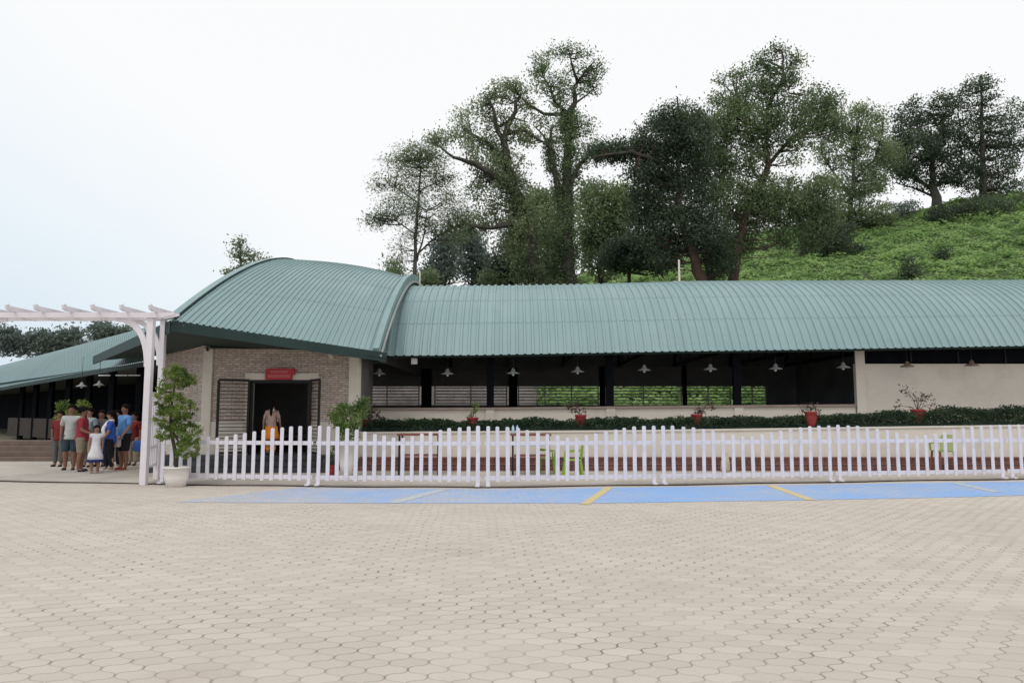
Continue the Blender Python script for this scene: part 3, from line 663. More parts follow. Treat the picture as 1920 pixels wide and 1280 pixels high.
cc = MB(); cc.add([la+dd*0+Vector((0,0,-.05)), la+dd*75+Vector((0,0,-.05)), Vector((b.x,b.y,3.3)), Vector((a.x,a.y,3.3))], [(0,1,2,3)]); cc.build('ceiling', M['ceil'], lh)
MB().bar(Vector((-9.9,28,1.7)), Vector((-13.5,32,1.7)), .15, 3.8).build('inner_wall', M['inner'], lh)
lw0 = la-dd*1+inn*.8; lw1 = la+dd*26+inn*.8
MB().bar(Vector((lw0.x,lw0.y,.75)), Vector((lw1.x,lw1.y,.75)), .15, 1.0).build('front_wall', M['darkstone'], lh)
bs = thing('stone_steps', 'brown stone steps in front of the left hall behind the standing people', 'steps')
sm = MB()
for k in range(4): sm.box((-24+k*.2, 23.3+.35*k, .031 if k == 0 else .16*k+.001), (gsx0-.4, 24.9, .16*(k+1)))
sm.build('treads', M['brownstep'], bs, bevel=.01)
for i, px in enumerate((196, 228, 252)):
    p = P(px, 703.5, 27+.0*i); t = tag(MB().bar(p-Vector((.22,0,0)), p+Vector((.22,0,0)), .04, .04).build('tube_light', M['bulb']), ['white tube light under the left hall roof, leftmost of three', 'white tube light under the left hall roof, middle of three', 'white tube light under the left hall roof nearest the arbour'][i], 'light', 'tube lights under the left hall roof')
p = P(186, 722, 27); c = copy_tree(bpy.data.objects['pendant_lamp'], p, 'grey bell pendant lamp hanging in the dark left hall above the people'); c['group'] = 'pendant lamps in the left hall'
p = P(153, 724, 28); c = copy_tree(bpy.data.objects['pendant_lamp'], p, 'faint grey bell pendant lamp, the farther one in the dark left hall'); c['group'] = 'pendant lamps in the left hall'

# ================================================================ ARBOUR
ar = thing('garden_arbour', 'tall white painted wooden arbour with curved braces at the left end of the fence', 'arbour')
YA, YA2 = 16.1, 17.3
zbm = Zat(592, YA); zbm2 = Zat(596, YA2)
def post(px, Y, w_, zt): X = Xat(px, 0, Y); MB().box((X-w_/2, Y-w_/2, .0), (X+w_/2, Y+w_/2, zt)).build('post', M['lilac'], ar, bevel=.008); return X
XP = post(269, YA, .14, zbm+.02); XP2 = post(293, YA2, .12, zbm2+.02)
post(-75, YA, .15, zbm+.02); post(-38, YA2, .14, zbm2+.02)
def beam(Y, px0, px1, z):
    x0, x1 = Xat(px0, 3.8, Y), Xat(px1, 3.8, Y)
    poly = [(x0, z+.06), (x0, z+.01), (x0+.2, z-.055), (x1-.28, z-.055), (x1, z+.01), (x1, z+.06)]
    MB().prism(poly, Y-.10-.03, Y-.10+.02).build('beam', M['lilac'], ar); MB().prism(poly, Y+.08, Y+.13).build('beam', M['lilac'], ar)
beam(YA, -150, 332, zbm); beam(YA2, -120, 326, zbm2)
for px in (-118, -66, -14, 36, 88, 140, 192, 245, 298):
    X = Xat(px, 3.9, YA); zt = zbm+.065; y0, y1 = YA-.42, YA2+.42
    prof = [(y0, zt+.03), (y0-.02, zt+.12), (y0+.05, zt+.15), (y0+.10, zt+.11), (y1-.10, zt+.11), (y1-.05, zt+.15), (y1+.02, zt+.12), (y1, zt+.03), (y1-.15, zt-.0), (y0+.15, zt-.0)]
    n = len(prof); m_ = MB(); m_.add([(X-.025, y, z) for y, z in prof]+[(X+.025, y, z) for y, z in prof], [tuple(range(n)), tuple(reversed(range(n, 2*n)))]+[(i, i+n, (i+1)%n+n, (i+1)%n) for i in range(n)]); m_.build('rafter', M['lilac'], ar)
for X, Y, zt, s in ((XP, YA, zbm, 1), (XP2, YA2, zbm2, 1), (Xat(-75,0,YA), YA, zbm, -1)):
    pts_ = [Vector((X-s*(.05+.74*t*t), Y, zt-1.15+1.08*math.sin(t*math.pi/2))) for t in [i/10 for i in range(11)]]
    MB().sweep(pts_, .06, .12).build('brace', M['lilac'], ar)
tr = MB(); zt0, zt1 = .35, Zat(736, YA)
for k in range(6):
    y = YA+.1+(YA2-YA-.2)*k/5; x_ = XP+(XP2-XP)*k/5; tr.box((x_-.014, y-.018, zt0), (x_+.014, y+.018, zt1))
for z in (zt0+.02, .8, Zat(790, YA), zt1): tr.bar((XP-.02, YA+.076, z), (XP2-.02, YA2-.07, z), .02, .06)
tr.build('trellis', M['lilac'], ar)

# ================================================================ FENCE
FN = [(x, y-1.6) for x, y in KERB]
def fence_panel(pxa, pxb, label, n=18, hi=1.27, lo=1.01, phase0=0.0, phase1=1.0):
    A = G(pxa, interp(FN, pxa), .03); B = G(pxb, interp(FN, pxb), .03); d = B-A; Ln = d.length; d.normalize(); rz = math.atan2(d.y, d.x)
    t = thing('fence_panel', label, 'picket fence', A, rz, 'white picket fence panels')
    for k in range(n):
        x = Ln*(k+.5)/n; s = phase0+(phase1-phase0)*k/(n-1); h = lo+(hi-lo)*abs(math.cos(math.pi*s))**1.25+random.uniform(-.008, .008)
        end = k in (0, n-1); z0 = 0 if end else .10+random.uniform(-.01,.01)
        wv = .040+random.uniform(-.002,.002); jx = random.uniform(-.014,.014); y = -.022
        MB().prism([(x-wv, z0), (x+wv, z0), (x+wv+jx, h-.02), (x+wv-.02+jx, h), (x-wv+.02+jx, h), (x-wv+jx, h-.02)], y-.011, y+.011).build('picket', M['white'], t)
    for z in (.90, .17): MB().box((.04, -.0105, z-.042), (Ln-.04, .02, z+.042)).build('rail', M['white'], t)
    for x in (Ln*.5/n, Ln*(n-.5)/n): MB().box((x-.045, -.13, 0), (x+.045, -.034, .035)).build('foot', M['white'], t)
fence_panel(296, 588, 'white picket fence panel before the dark steps and pavilion door, joined to the arbour', 17, phase0=.22)
fence_panel(588, 905, 'white picket fence panel right of the pavilion door, before the first brown table')
fence_panel(905, 1235, 'white picket fence panel in front of the lime green chair and second table')
fence_panel(1235, 1565, 'white picket fence panel with no furniture behind, above the right slanting yellow line')
fence_panel(1565, 1888, 'white picket fence panel in front of the pale green backed chair')
fence_panel(1888, 2210, 'white picket fence panel at the far right end of the row')

# ================================================================ POTTED SHRUBS IN FRONT
p = G(330, 912); t = thing('potted_topiary', 'tall cloud pruned bush in a round white pot beside the arbour', 'potted tree', p)
MB().lathe([(.19,0),(.245,.2),(.265,.40),(.28,.40),(.28,.43),(.25,.43),(.235,.36),(.001,.36)], (0,0,0), 28).build('pot', M['whitepot'], t, smooth=True)
def rel(px, py, dy=0): q_ = P(px, py, p.y); return Vector((q_.x-p.x, dy, q_.z))
MB().tube([(0,0,.34), rel(328,845), rel(318,800,.03), rel(322,760), rel(328,715)], [.045,.04,.035,.028,.015], 8).build('trunk', M['bark'], t, smooth=True)
br_ = MB()
for a_, b_ in (((326,835),(352,820)), ((322,790),(350,775)), ((320,775),(305,765)), ((325,735),(308,735)), ((324,810),(345,845))): br_.tube([rel(*a_), rel(*b_, .02)], [.02,.01], 6)
br_.build('branch', M['bark'], t)
cs = []
for cx, cy, rx, ry, n in ((330,708,32,24,60),(306,745,15,34,45),(330,755,26,20,35),(345,770,28,22,50),(318,785,28,22,50),(312,810,20,16,30),(358,815,22,22,45),(352,840,24,20,42),(335,700,18,18,25),(357,712,12,12,12),(340,800,20,14,20)):
    c = rel(cx, cy); s = 88.
    _, pt = clumps(c, (rx/s, rx/s*.9, ry/s), n, 34, .026, .55); cs.append(pt)
leaves('foliage', np.concatenate(cs), .046, M['L_top'], t, .5)
p = Vector((Xat(649, .03, 18.0), 18.0, .03)); t = thing('potted_shrub', 'bushy light green shrub in a tall white pot beside the pavilion pillar', 'potted shrub', p)
MB().lathe([(.13,0),(.17,.3),(.215,.74),(.235,.74),(.235,.8),(.2,.8),(.19,.7),(.001,.7)], (0,0,0), 24).build('pot', M['whitepot'], t, smooth=True)
MB().tube([(0,0,.68),(.02,0,.95),(-.03,.02,1.25)], [.03,.025,.012], 7).build('stem', M['bark'], t)
def rel(px, py, dy=0): q_ = P(px, py, 18.0); return Vector((q_.x-p.x, dy, q_.z-.03))
cs = []
for cx, cy, rx, ry, n in ((650,785,32,24,85),(636,775,16,18,30),(668,772,18,18,30),(650,812,24,12,30),(682,758,10,14,14),(640,762,10,8,10)):
    _, pt = clumps(rel(cx, cy), (rx/75, rx/75*.8, ry/75), n, 18, .05, .4); cs.append(pt)
leaves('foliage', np.concatenate(cs), .075, M['L_shrub'], t, .45)
potplant('potted_plant', 'small red pot with yellow green plant on the ground left of the tall white pot', 620, 880, 18.0, .13, .26, M['red'], dict(m=M['L_top'], tips=[(0,.3,60),(.05,.45,50),(-.05,.2,40)], sp=.05, ls=.06), None, 9, zb=.03)
# plants behind the people
p = Vector((Xat(135,.03,22.3), 22.3, .03)); t = thing('leafy_bush', 'yellow green leafy bush behind the people at the far left', 'bush', p); cs = []
def rel(px, py, dy=0): q_ = P(px, py, 22.3); return Vector((q_.x-p.x, dy, q_.z-.03))
for cx, cy, rx, ry, n in ((120,762,9,10,18),(155,762,8,10,16),(140,776,16,8,20),(115,785,9,14,18),(135,800,18,20,20)):
    _, pt = clumps(rel(cx, cy), (rx/60, .2, ry/60), n, 16, .05, .4); cs.append(pt)
leaves('foliage', np.concatenate(cs), .09, M['L_top'], t, .45)
MB().tube([(0,0,0),(.02,0,.6),(-.1,0,1.4)], [.04,.03,.015], 6).tube([(.02,0,.5),(.3,0,1.5)], [.025,.01], 6).build('stem', M['bark'], t)

# ================================================================ TABLES, CHAIRS
def display_table(pxa, pxb, pyt, Y, label):
    z = Zat(pyt, Y); xa, xb = Xat(pxa, z, Y), Xat(pxb, z, Y); c = Vector(((xa+xb)/2, Y+.3, .03)); w_ = (xb-xa)/2; h = z-.03
    t = thing('display_table', label, 'table', c, 0, 'brown topped tables behind the fence')
    MB().box((-w_,-.3,h-.045), (w_,.3,h)).build('table_top', M['wood'], t, bevel=.008)
    for sx in (-1,1):
        for sy in (-1,1): MB().box((sx*(w_-.06)-.022, sy*.25-.022, 0), (sx*(w_-.06)+.022, sy*.25+.022, h-.046)).build('leg', M['iron'], t)
    MB().box((-w_+.09,-.24,h-.30), (w_-.09,.24,h-.27)).build('shelf', M['glass'], t); MB().box((-w_+.09,-.24,h-.56), (w_-.09,.24,h-.53)).build('shelf', M['wood'], t)
    return t
display_table(744, 826, 813, 18.2, 'empty brown topped table with dark legs behind the fence, nearer the pavilion')
display_table(957, 1034, 813.5, 18.2, 'brown topped table with dark metal legs behind the fence, with two bottles on it')
for i, (px, lab) in enumerate(((962, 'pale blue bottle on the brown table behind the fence, left of the pair'), (970, 'pale blue bottle on the brown table behind the fence, right of the pair'))):
    z = Zat(813.4, 18.2); b_ = MB().lathe([(.032,0),(.035,.02),(.035,.13),(.03,.16),(.013,.19),(.013,.215),(.001,.215)], (0,0,0), 14).build('bottle', M['bottle'], smooth=True); b_.location = (Xat(px, z, 18.4), 18.4, z+.002)
    tag(b_, lab, 'bottle', 'bottles on the table')
def chair(label, loc, rz, sh, bh, m, mb_, legm=None):
    t = thing('plastic_chair', label, 'chair', loc, rz, 'plastic chairs'); legm = legm or m
    sb_ = MB(); s = .21
    sb_.box((-s,-s,sh-.03), (s,s,sh)); sb_.build('seat', m, t, bevel=.012)
    pts_ = [(-.19,.2,sh+.02),(-.2,.235,bh-.06),(-.15,.25,bh),(.15,.25,bh),(.2,.235,bh-.06),(.19,.2,sh+.02)]
    k = MB(); n = 6; f_ = [Vector(p_) for p_ in pts_]; bk = [p_+Vector((0,.025,0)) for p_ in f_]
    k.add(f_+bk, [tuple(range(n)), tuple(reversed(range(n,2*n)))]+[(i,i+n,(i+1)%n+n,(i+1)%n) for i in range(n)]); k.build('backrest', mb_, t)
    for sx in (-1,1):
        for sy in (-1,1): MB().bar((sx*.18, sy*.18, sh-.031), (sx*.22, sy*.23, 0), .055, .04).build('leg', legm, t)
        MB().sweep([(sx*.22,-.18,sh+.0),(sx*.235,-.17,sh+.18),(sx*.235,.05,sh+.21),(sx*.215,.22,sh+.22)], .04, .03).build('armrest', m, t)
    return t
chair('lime green plastic chair standing side on behind the fence, right of the second table', (Xat(1074,.03,18.1), 18.1, .03), math.radians(-90), .40, .78, M['lime'], M['lime'])
chair('lime green plastic chair partly under the second brown table', (Xat(1026,.03,18.9), 18.9, .03), math.radians(80), .38, .62, M['lime'], M['lime'])
chair('chair with pale green backrest and dark legs standing by the steps at the right', (Xat(1738,.363,20.0)-.0, 19.25, .03), math.radians(180), .56, .98, M['lime'], M['palelime'], M['wood'])
sk = MB().lathe([(.10,0),(.14,.06),(.13,.25),(.10,.38),(.05,.44),(.07,.50),(.03,.52),(.001,.52)], (0,0,0), 14).build('cloth_sack', M['sack'], smooth=True)
sk.location = (Xat(1361,.03,19.2), 19.25, .03); sk.rotation_euler = (-.1,.06,0); sk.scale = (.9,.8,1); tag(sk, 'pale beige bundle standing at the brick steps behind the fence', 'bundle')

# ================================================================ PEOPLE
SK = {k: mat('skin_'+k, c, .6, .05, 6) for k, c in (('brown', (.24,.125,.085)), ('tan', (.33,.19,.135)))}
HAIR = mat('black_hair', (.010,.008,.008), .9, .2, 20, spec=.04)
_cm = {}
def cloth(name, c):
    if name not in _cm: _cm[name] = mat(name, c, .85, .15, 5, .4, 30)
    return _cm[name]
def skin(name, nodes, edges, m, parent, sub=2):
    me = bpy.data.meshes.new(name); me.from_pydata([n[0] for n in nodes], edges, []); me.materials.append(m)
    o = bpy.data.objects.new(name, me); COL.objects.link(o); o.parent = parent
    sm_ = o.modifiers.new('skin', 'SKIN'); sm_.use_smooth_shade = True
    if not me.skin_vertices: return o
    for i, n in enumerate(nodes):
        r = n[1]; r = r if isinstance(r, tuple) else (r, r)
        me.skin_vertices[0].data[i].radius = r; me.skin_vertices[0].data[i].use_root = (i == 0)
    ss = o.modifiers.new('sub', 'SUBSURF'); ss.levels = sub; ss.render_levels = sub
    return o
def person(label, loc, Hh, face, top, bottom, shoes, skn='brown', arms=((.02,.0),(.02,.0)), short=True, sleeve=.5, stance=.055, hair='short', lean=0, dress=None, female=False, scarf=None, step=0, group='people standing by the left hall', cat='person'):
    """arms: per side (forward reach 0..1 of forearm, outward)"""
    t = thing('person', label, cat, loc, face, group); h = Hh; K = lambda x, y, z: (x*h, (y+lean*max(0, z-.5))*h, z*h)
    sw_ = .105 if not female else .092
    N = [(K(0,0,.53), .082*h), (K(0,0,.61), .072*h), (K(0,0,.71), .083*h), (K(0,-.005,.79), .070*h), (K(0,.0,.84), .033*h), (K(0,.008,.875), .040*h), (K(0,.010,.915), .056*h), (K(0,.004,.955), .055*h), (K(0,.0,.982), .035*h)]
    E = [(i, i+1) for i in range(8)]
    for s in (-1, 1):
        b = len(N); st_ = s*step
        N += [(K(s*.05,0,.49), .066*h), (K(s*(stance+.005),.01+st_*.5,.28), .042*h), (K(s*(stance+.005),-.01+st_*.8,.17), .040*h), (K(s*stance,-.01+st_,.04), .024*h), (K(s*(stance+.01),.045+st_,.016), .022*h), (K(s*(stance+.012),.085+st_,.012), .016*h)]
        E += [(0, b)]+[(b+i, b+i+1) for i in range(5)]
    hands = []
    for s, (fw, outw) in zip((-1, 1), arms):
        b = len(N); sh_ = Vector((s*sw_, 0, .795)); el_ = Vector((s*(sw_+.03+outw*.08), -.01+fw*.05, .64)); dirf = Vector((-s*.03*(1 if fw > .3 else 0)+s*outw*.1, .03+fw*.6, -(1-fw)*1.0)).normalized(); wr = el_+dirf*.145; pm = wr+dirf*.035
        N += [(K(*sh_), .042*h), (K(*((sh_+el_)/2)), .032*h), (K(*el_), .026*h), (K(*wr), .017*h), (K(*pm), (.021*h, .013*h))]
        E += [(3, b), (b, b+1), (b+1, b+2), (b+2, b+3), (b+3, b+4)]
        side = dirf.cross(Vector((1,0,0))).normalized() if fw < .5 else Vector((1,0,0))
        for kf in range(4):
            f0 = pm+side*(kf-1.5)*.011+dirf*.018; f1 = f0+dirf*(.022+.004*(kf in (1,2)))+Vector((-s*.004,0,-.003)); q_ = len(N)
            N += [(K(*f0), .0058*h), (K(*f1), .0045*h)]; E += [(b+4, q_), (q_, q_+1)]
        th = wr+side*.02+dirf*.022; q_ = len(N); N += [(K(*th), .0065*h)]; E += [(b+3, q_)]
        hands.append((sh_, el_, wr, pm))
    bodyo = skin('body', N, E, SK[skn], t)
    # top
    g_ = .007
    T = [(K(0,0,.462), .104*h), (K(0,0,.478), .110*h), (K(0,0,.525), .108*h), (K(0,0,.60), .092*h), (K(0,0,.71), (.083+g_)*h), (K(0,-.003,.785), (.062+g_)*h), (K(0,0,.835), .046*h)]; TE = [(i, i+1) for i in range(6)]
    for (sh_, el_, wr, pm) in hands:
        b = len(T); mid = sh_.lerp(el_, .45)
        T += [(K(*(sh_*1.0)), (.042+g_*.8)*h), (K(*mid), (.036+g_)*h)]; TE += [(5, b), (b, b+1)]
        q0 = b+1
        if sleeve > .4: T.append((K(*sh_.lerp(el_, .85)), (.031+g_)*h)); TE.append((q0, q0+1)); q0 += 1
        if sleeve > .8: T += [(K(*el_), .036*h), (K(*el_.lerp(wr, .9)), .027*h)]; TE += [(q0, q0+1), (q0+1, q0+2)]
    if dress:
        T[0] = (K(0,0,.46), .10*h)
        sk_ = MB().lathe([(.075*h,.60*h),(.105*h,.50*h),(.14*h,.38*h),(.155*h,.29*h),(.15*h,.29*h)], (0,0,0), 20).build('skirt', dress[0], t, smooth=True)
        MB().lathe([(.152*h,.295*h),(.168*h,.235*h),(.16*h,.235*h)], (0,0,0), 20).build('skirt_hem', dress[1], t, smooth=True)
    skin('shirt', T, TE, top, t)
    if bottom:
        Bn = [(K(0,0,.60), .084*h)]; BE = []
        for s in (-1, 1):
            b = len(Bn); st_ = s*step
            Bn += [(K(s*.052,0,.48), .078*h), (K(s*(stance+.004),.008+st_*.4,.33), (.060 if short else .053)*h)]; BE += [(0, b), (b, b+1)]
            if short: Bn += [(K(s*(stance+.004),.009+st_*.5,.27), .058*h)]; BE += [(b+1, b+2)]
            else: Bn += [(K(s*(stance+.003),-.0+st_*.7,.18), .045*h), (K(s*stance,-.008+st_,.06), .037*h)]; BE += [(b+1, b+2), (b+2, b+3)]
        skin('trousers' if not short else 'shorts', Bn, BE, bottom, t)
    for s in (-1, 1):
        st_ = s*step; so_ = skin('shoe', [(K(s*stance,-.02+st_,.018), .027*h), (K(s*(stance+.008),.04+st_,.015), .026*h), (K(s*(stance+.013),.09+st_,.012), .018*h)], [(0,1),(1,2)], shoes, t, 1)
    # hair and face
    hb = MB(); hv = []; hf = []; hc_ = Vector(K(0,-.002,.942)); R = .066*h
    na, nb = 16, 9
    for i in range(nb+1):
        th = math.pi*.68*i/nb
        for k in range(na):
            a = 2*math.pi*k/na; fr = math.sin(a); lim = 1.0
            thk = th*(1-.42*max(0, fr)) if hair != 'long' else th*(1-.40*max(0, fr))
            hv.append(hc_+Vector((R*.92*math.sin(thk)*math.cos(a), R*1.02*math.sin(thk)*math.sin(a)-.004*h, R*math.cos(thk))))
    hf = [(i*na+k, i*na+(k+1)%na, (i+1)*na+(k+1)%na, (i+1)*na+k) for i in range(nb) for k in range(na)]
    ho = MB().add(hv, hf).build('hair', HAIR, t, smooth=True); sl = ho.modifiers.new('t', 'SOLIDIFY'); sl.thickness = .006*h; sl.offset = 1
    if hair == 'long': skin('ponytail', [(K(0,-.055,.95), .035*h), (K(0,-.07,.88), .034*h), (K(0,-.085,.79), .028*h), (K(0,-.09,.72), .012*h)], [(0,1),(1,2),(2,3)], HAIR, t, 1)
    for s in (-1, 1):
        o = MB().lathe([(.001,-.004*h),(.006*h,0),(.001,.004*h)], K(s*.022,.059,.932), 8).build('eye', HAIR, bodyo)
        MB().lathe([(.001,-.014*h),(.009*h,-.006*h),(.010*h,.006*h),(.001,.014*h)], K(s*.056,.006,.925), 8).build('ear', SK[skn], bodyo, smooth=True)
    MB().add([K(-.009,.058,.912), K(.009,.058,.912), K(0,.076,.913), K(0,.060,.935)], [(0,1,2),(0,2,3),(1,3,2),(0,3,1)]).build('nose', SK[skn], bodyo)
    MB().box(K(-.014,.056,.894), K(.014,.062,.899)).build('mouth', cloth('lips', (.25,.07,.06)), bodyo)
    if scarf: skin('scarf', [(K(-.10,.07,.56), .03*h), (K(-.095,.10,.70), .036*h), (K(-.06,.04,.81), .03*h), (K(0,-.055,.845), .034*h), (K(.06,.03,.81), .03*h), (K(.095,.09,.72), .036*h), (K(.12,.05,.60), .034*h)], [(i,i+1) for i in range(6)], scarf, t, 1)
    return t
def at(px, py): q_ = G(px, py, .03); return q_
R_ = math.radians
# facing: local +y is forward; rz=180deg looks at the camera
CB = cloth
person('man in a pale grey T-shirt and dark teal shorts facing the camera', at(129,880.5), 1.76, R_(195), CB('pale_grey_cotton', (.42,.44,.42)), CB('dark_teal_cloth', (.035,.06,.075)), CB('dark_brown_leather', (.05,.03,.025)), 'brown')
person('man in a red shirt and khaki shorts with black shoes, turned to the right', at(150,883.5), 1.70, R_(-75), CB('red_cotton', (.30,.035,.045)), CB('khaki_cloth', (.27,.225,.165)), CB('black_shoe', (.02,.02,.03)), 'brown', arms=((.75,.1),(.8,0)), stance=.06)
person('small girl in a white sleeveless dress with a navy blue hem', at(177,886.5), 1.22, R_(215), CB('white_cotton', (.72,.72,.76)), None, CB('pink_sandal', (.45,.2,.18)), 'tan', hair='long', sleeve=.2, dress=(CB('white_cotton', (.72,.72,.76)), CB('navy_cotton', (.015,.03,.16))), female=True)
person('woman in a royal blue top, white scarf and black trousers, turned away to the left', at(203,882.5), 1.60, R_(112), CB('royal_blue_cotton', (.035,.10,.42)), CB('black_cloth', (.012,.012,.016)), CB('white_sandal', (.6,.58,.52)), 'tan', short=False, hair='long', female=True, scarf=CB('white_scarf', (.80,.80,.84)), arms=((.5,.1),(.05,.1)), step=.05)
person('woman in a light turquoise patterned top standing between the two people in blue', at(214,877.5), 1.62, R_(200), CB('turquoise_cotton', (.22,.42,.52)), CB('black_cloth', (.012,.012,.016)), CB('white_sandal', (.6,.58,.52)), 'tan', short=False, hair='long', female=True, arms=((.7,.0),(.6,0)))
person('tall man in a light blue T-shirt and black shorts', at(230,880), 1.78, R_(150), CB('sky_blue_cotton', (.12,.30,.62)), CB('black_cloth', (.012,.012,.016)), CB('red_sandal', (.35,.06,.05)), 'brown', arms=((.55,.0),(.1,0)))
person('person in a pale blue grey shirt half hidden behind the man in red', at(163,875), 1.68, R_(170), CB('blue_grey_cotton', (.28,.34,.38)), CB('beige_cloth', (.38,.32,.25)), CB('black_shoe', (.02,.02,.03)), 'tan', short=False)
person('person in a dark grey shirt half hidden behind the girl in white', at(186,874), 1.62, R_(190), CB('dark_grey_cotton', (.10,.10,.10)), CB('navy_cotton', (.015,.03,.16)), CB('black_shoe', (.02,.02,.03)), 'brown', short=False)
person('person in a dark red shirt and beige trousers standing in shade beside the arbour post', at(248,872), 1.55, R_(170), CB('dark_red_cotton', (.17,.02,.02)), CB('beige_cloth', (.38,.32,.25)), CB('black_shoe', (.02,.02,.03)), 'brown', short=False)
person('person with a dark red shirt at the left edge of the group', at(108,874), 1.60, R_(180), CB('dark_red_cotton', (.17,.02,.02)), CB('grey_cloth', (.12,.12,.12)), CB('black_shoe', (.02,.02,.03)), 'brown', short=False)
bg = MB(); bg.lathe([(.10,0),(.13,.04),(.14,.22),(.10,.30),(.03,.31)], (0,0,0), 12)
bo = bg.build('shoulder_bag', CB('bag_blue', (.05,.14,.45)), smooth=True); bo.location = at(256,876)+Vector((0,0,.45)); bo.scale = (1,.5,1)
tag(bo, 'royal blue cloth bag hanging beside the arbour post at the right of the group', 'bag')
bo = MB().lathe([(.09,0),(.12,.04),(.12,.25),(.08,.30),(.03,.31)], (0,0,0), 12).build('shoulder_bag', CB('bag_pale', (.45,.36,.36)), smooth=True); bo.location = at(216,881.5)+Vector((0,0,.62)); bo.scale = (1,.5,1)
tag(bo, 'pale pinkish bag held by the woman in turquoise', 'bag')
person('woman in an orange skirt walking in through the pavilion door', Vector((Xat(508,FZ,19.8), 19.78, FZ+.002)), 1.42, R_(8), CB('white_red_cotton', (.45,.30,.27)), CB('orange_cotton', (.92,.30,.03)), CB('dark_brown_leather', (.05,.03,.025)), 'tan', hair='long', female=True, short=False, group='people at the pavilion door', arms=((.1,.3),(.5,.3)), dress=(CB('orange_cotton', (.92,.30,.03)), CB('dark_red_cotton', (.17,.02,.02))), scarf=CB('white_scarf', (.80,.80,.84)))

# ================================================================ HILL
CR = [(300,560),(700,560),(900,548),(1050,530),(1130,512),(1200,488),(1300,462),(1400,440),(1500,428),(1600,416),(1700,404),(1750,394),(1810,378),(1920,362),(2200,335),(2600,320)]
YCR = 78.
def hillz(X, Y):
    px = 960+X/YCR*F
    zc = Zat(interp(CR, max(300, min(2600, px))), YCR); zc = max(zc, 1.2)
    t = (Y-31)/(YCR-31)
    s_ = max(0, min(1.25, t)); base = .55+(zc-.55)*(s_**.95 if s_ <= 1 else 1+(s_-1)*.1)
    base = base if px > 1000 else (base*(px-650)/350 if px > 650 else -.6)-.1
    return base+.35*noise.noise(Vector((X*.22, Y*.22, 0)))+.12*noise.noise(Vector((X*.9, Y*.9, 3)))
nx, ny = 150, 110; hv = []
for j in range(ny+1):
    Y = 31+(130-31)*(j/ny)**1.3
    for i in range(nx+1):
        X = -30+115*i/nx; z = hillz(X, Y) if Y > 31.2 else -.05
        hv.append((X, Y, z))
hm = MB().add(hv, [(j*(nx+1)+i, j*(nx+1)+i+1, (j+1)*(nx+1)+i+1, (j+1)*(nx+1)+i) for j in range(ny) for i in range(nx)]).build('hillside', M['hill'], smooth=True); struct(hm)
# ground cover
Npt = 90000; gc = []
Xs = rng.uniform(-2, 60, Npt*2); Ys = 31.5+(84-31.5)*rng.uniform(0, 1, Npt*2)**1.1
keep = 0
for X, Y in zip(Xs, Ys):
    px = 960+X/Y*F
    if px < 1010 or px > 2200: continue
    nv = noise.noise(Vector((X*.55, Y*.55, 7)))
    bump = max(0, nv)*.9
    if noise.noise(Vector((X*.8, Y*.8, 21))) < -.22 and random.random() < .8: continue
    gc.append((X, Y, hillz(X, Y)+random.uniform(0, .12+bump*.8)))
    keep += 1
    if keep >= Npt: break
mounds = []
for k in range(1500):
    Y = 32+50*random.random()**1.2; px = random.uniform(1030, 2150); X = (px-960)/F*Y
    if noise.noise(Vector((X*.12, Y*.12, 2))) < -.18: continue
    r = random.uniform(.35, .95); n = int(34*r/.6); d = rng.normal(size=(n, 3)); d /= np.linalg.norm(d, axis=1)[:, None]; d[:, 2] = np.abs(d[:, 2])*random.uniform(.6, 1.0)
    mounds.append(np.array((X, Y, hillz(X, Y)-.05))+d*r*rng.uniform(.8, 1.1, n)[:, None])
gc = np.concatenate([np.array(gc)]+mounds)
gco = leaves('ground_cover', np.array(gc), .32, M['L_hill'], None, .65, flat=1.8); gco['kind'] = 'stuff'; gco['label'] = 'bright green creeping plants covering the hillside'; gco['category'] = 'ground cover'

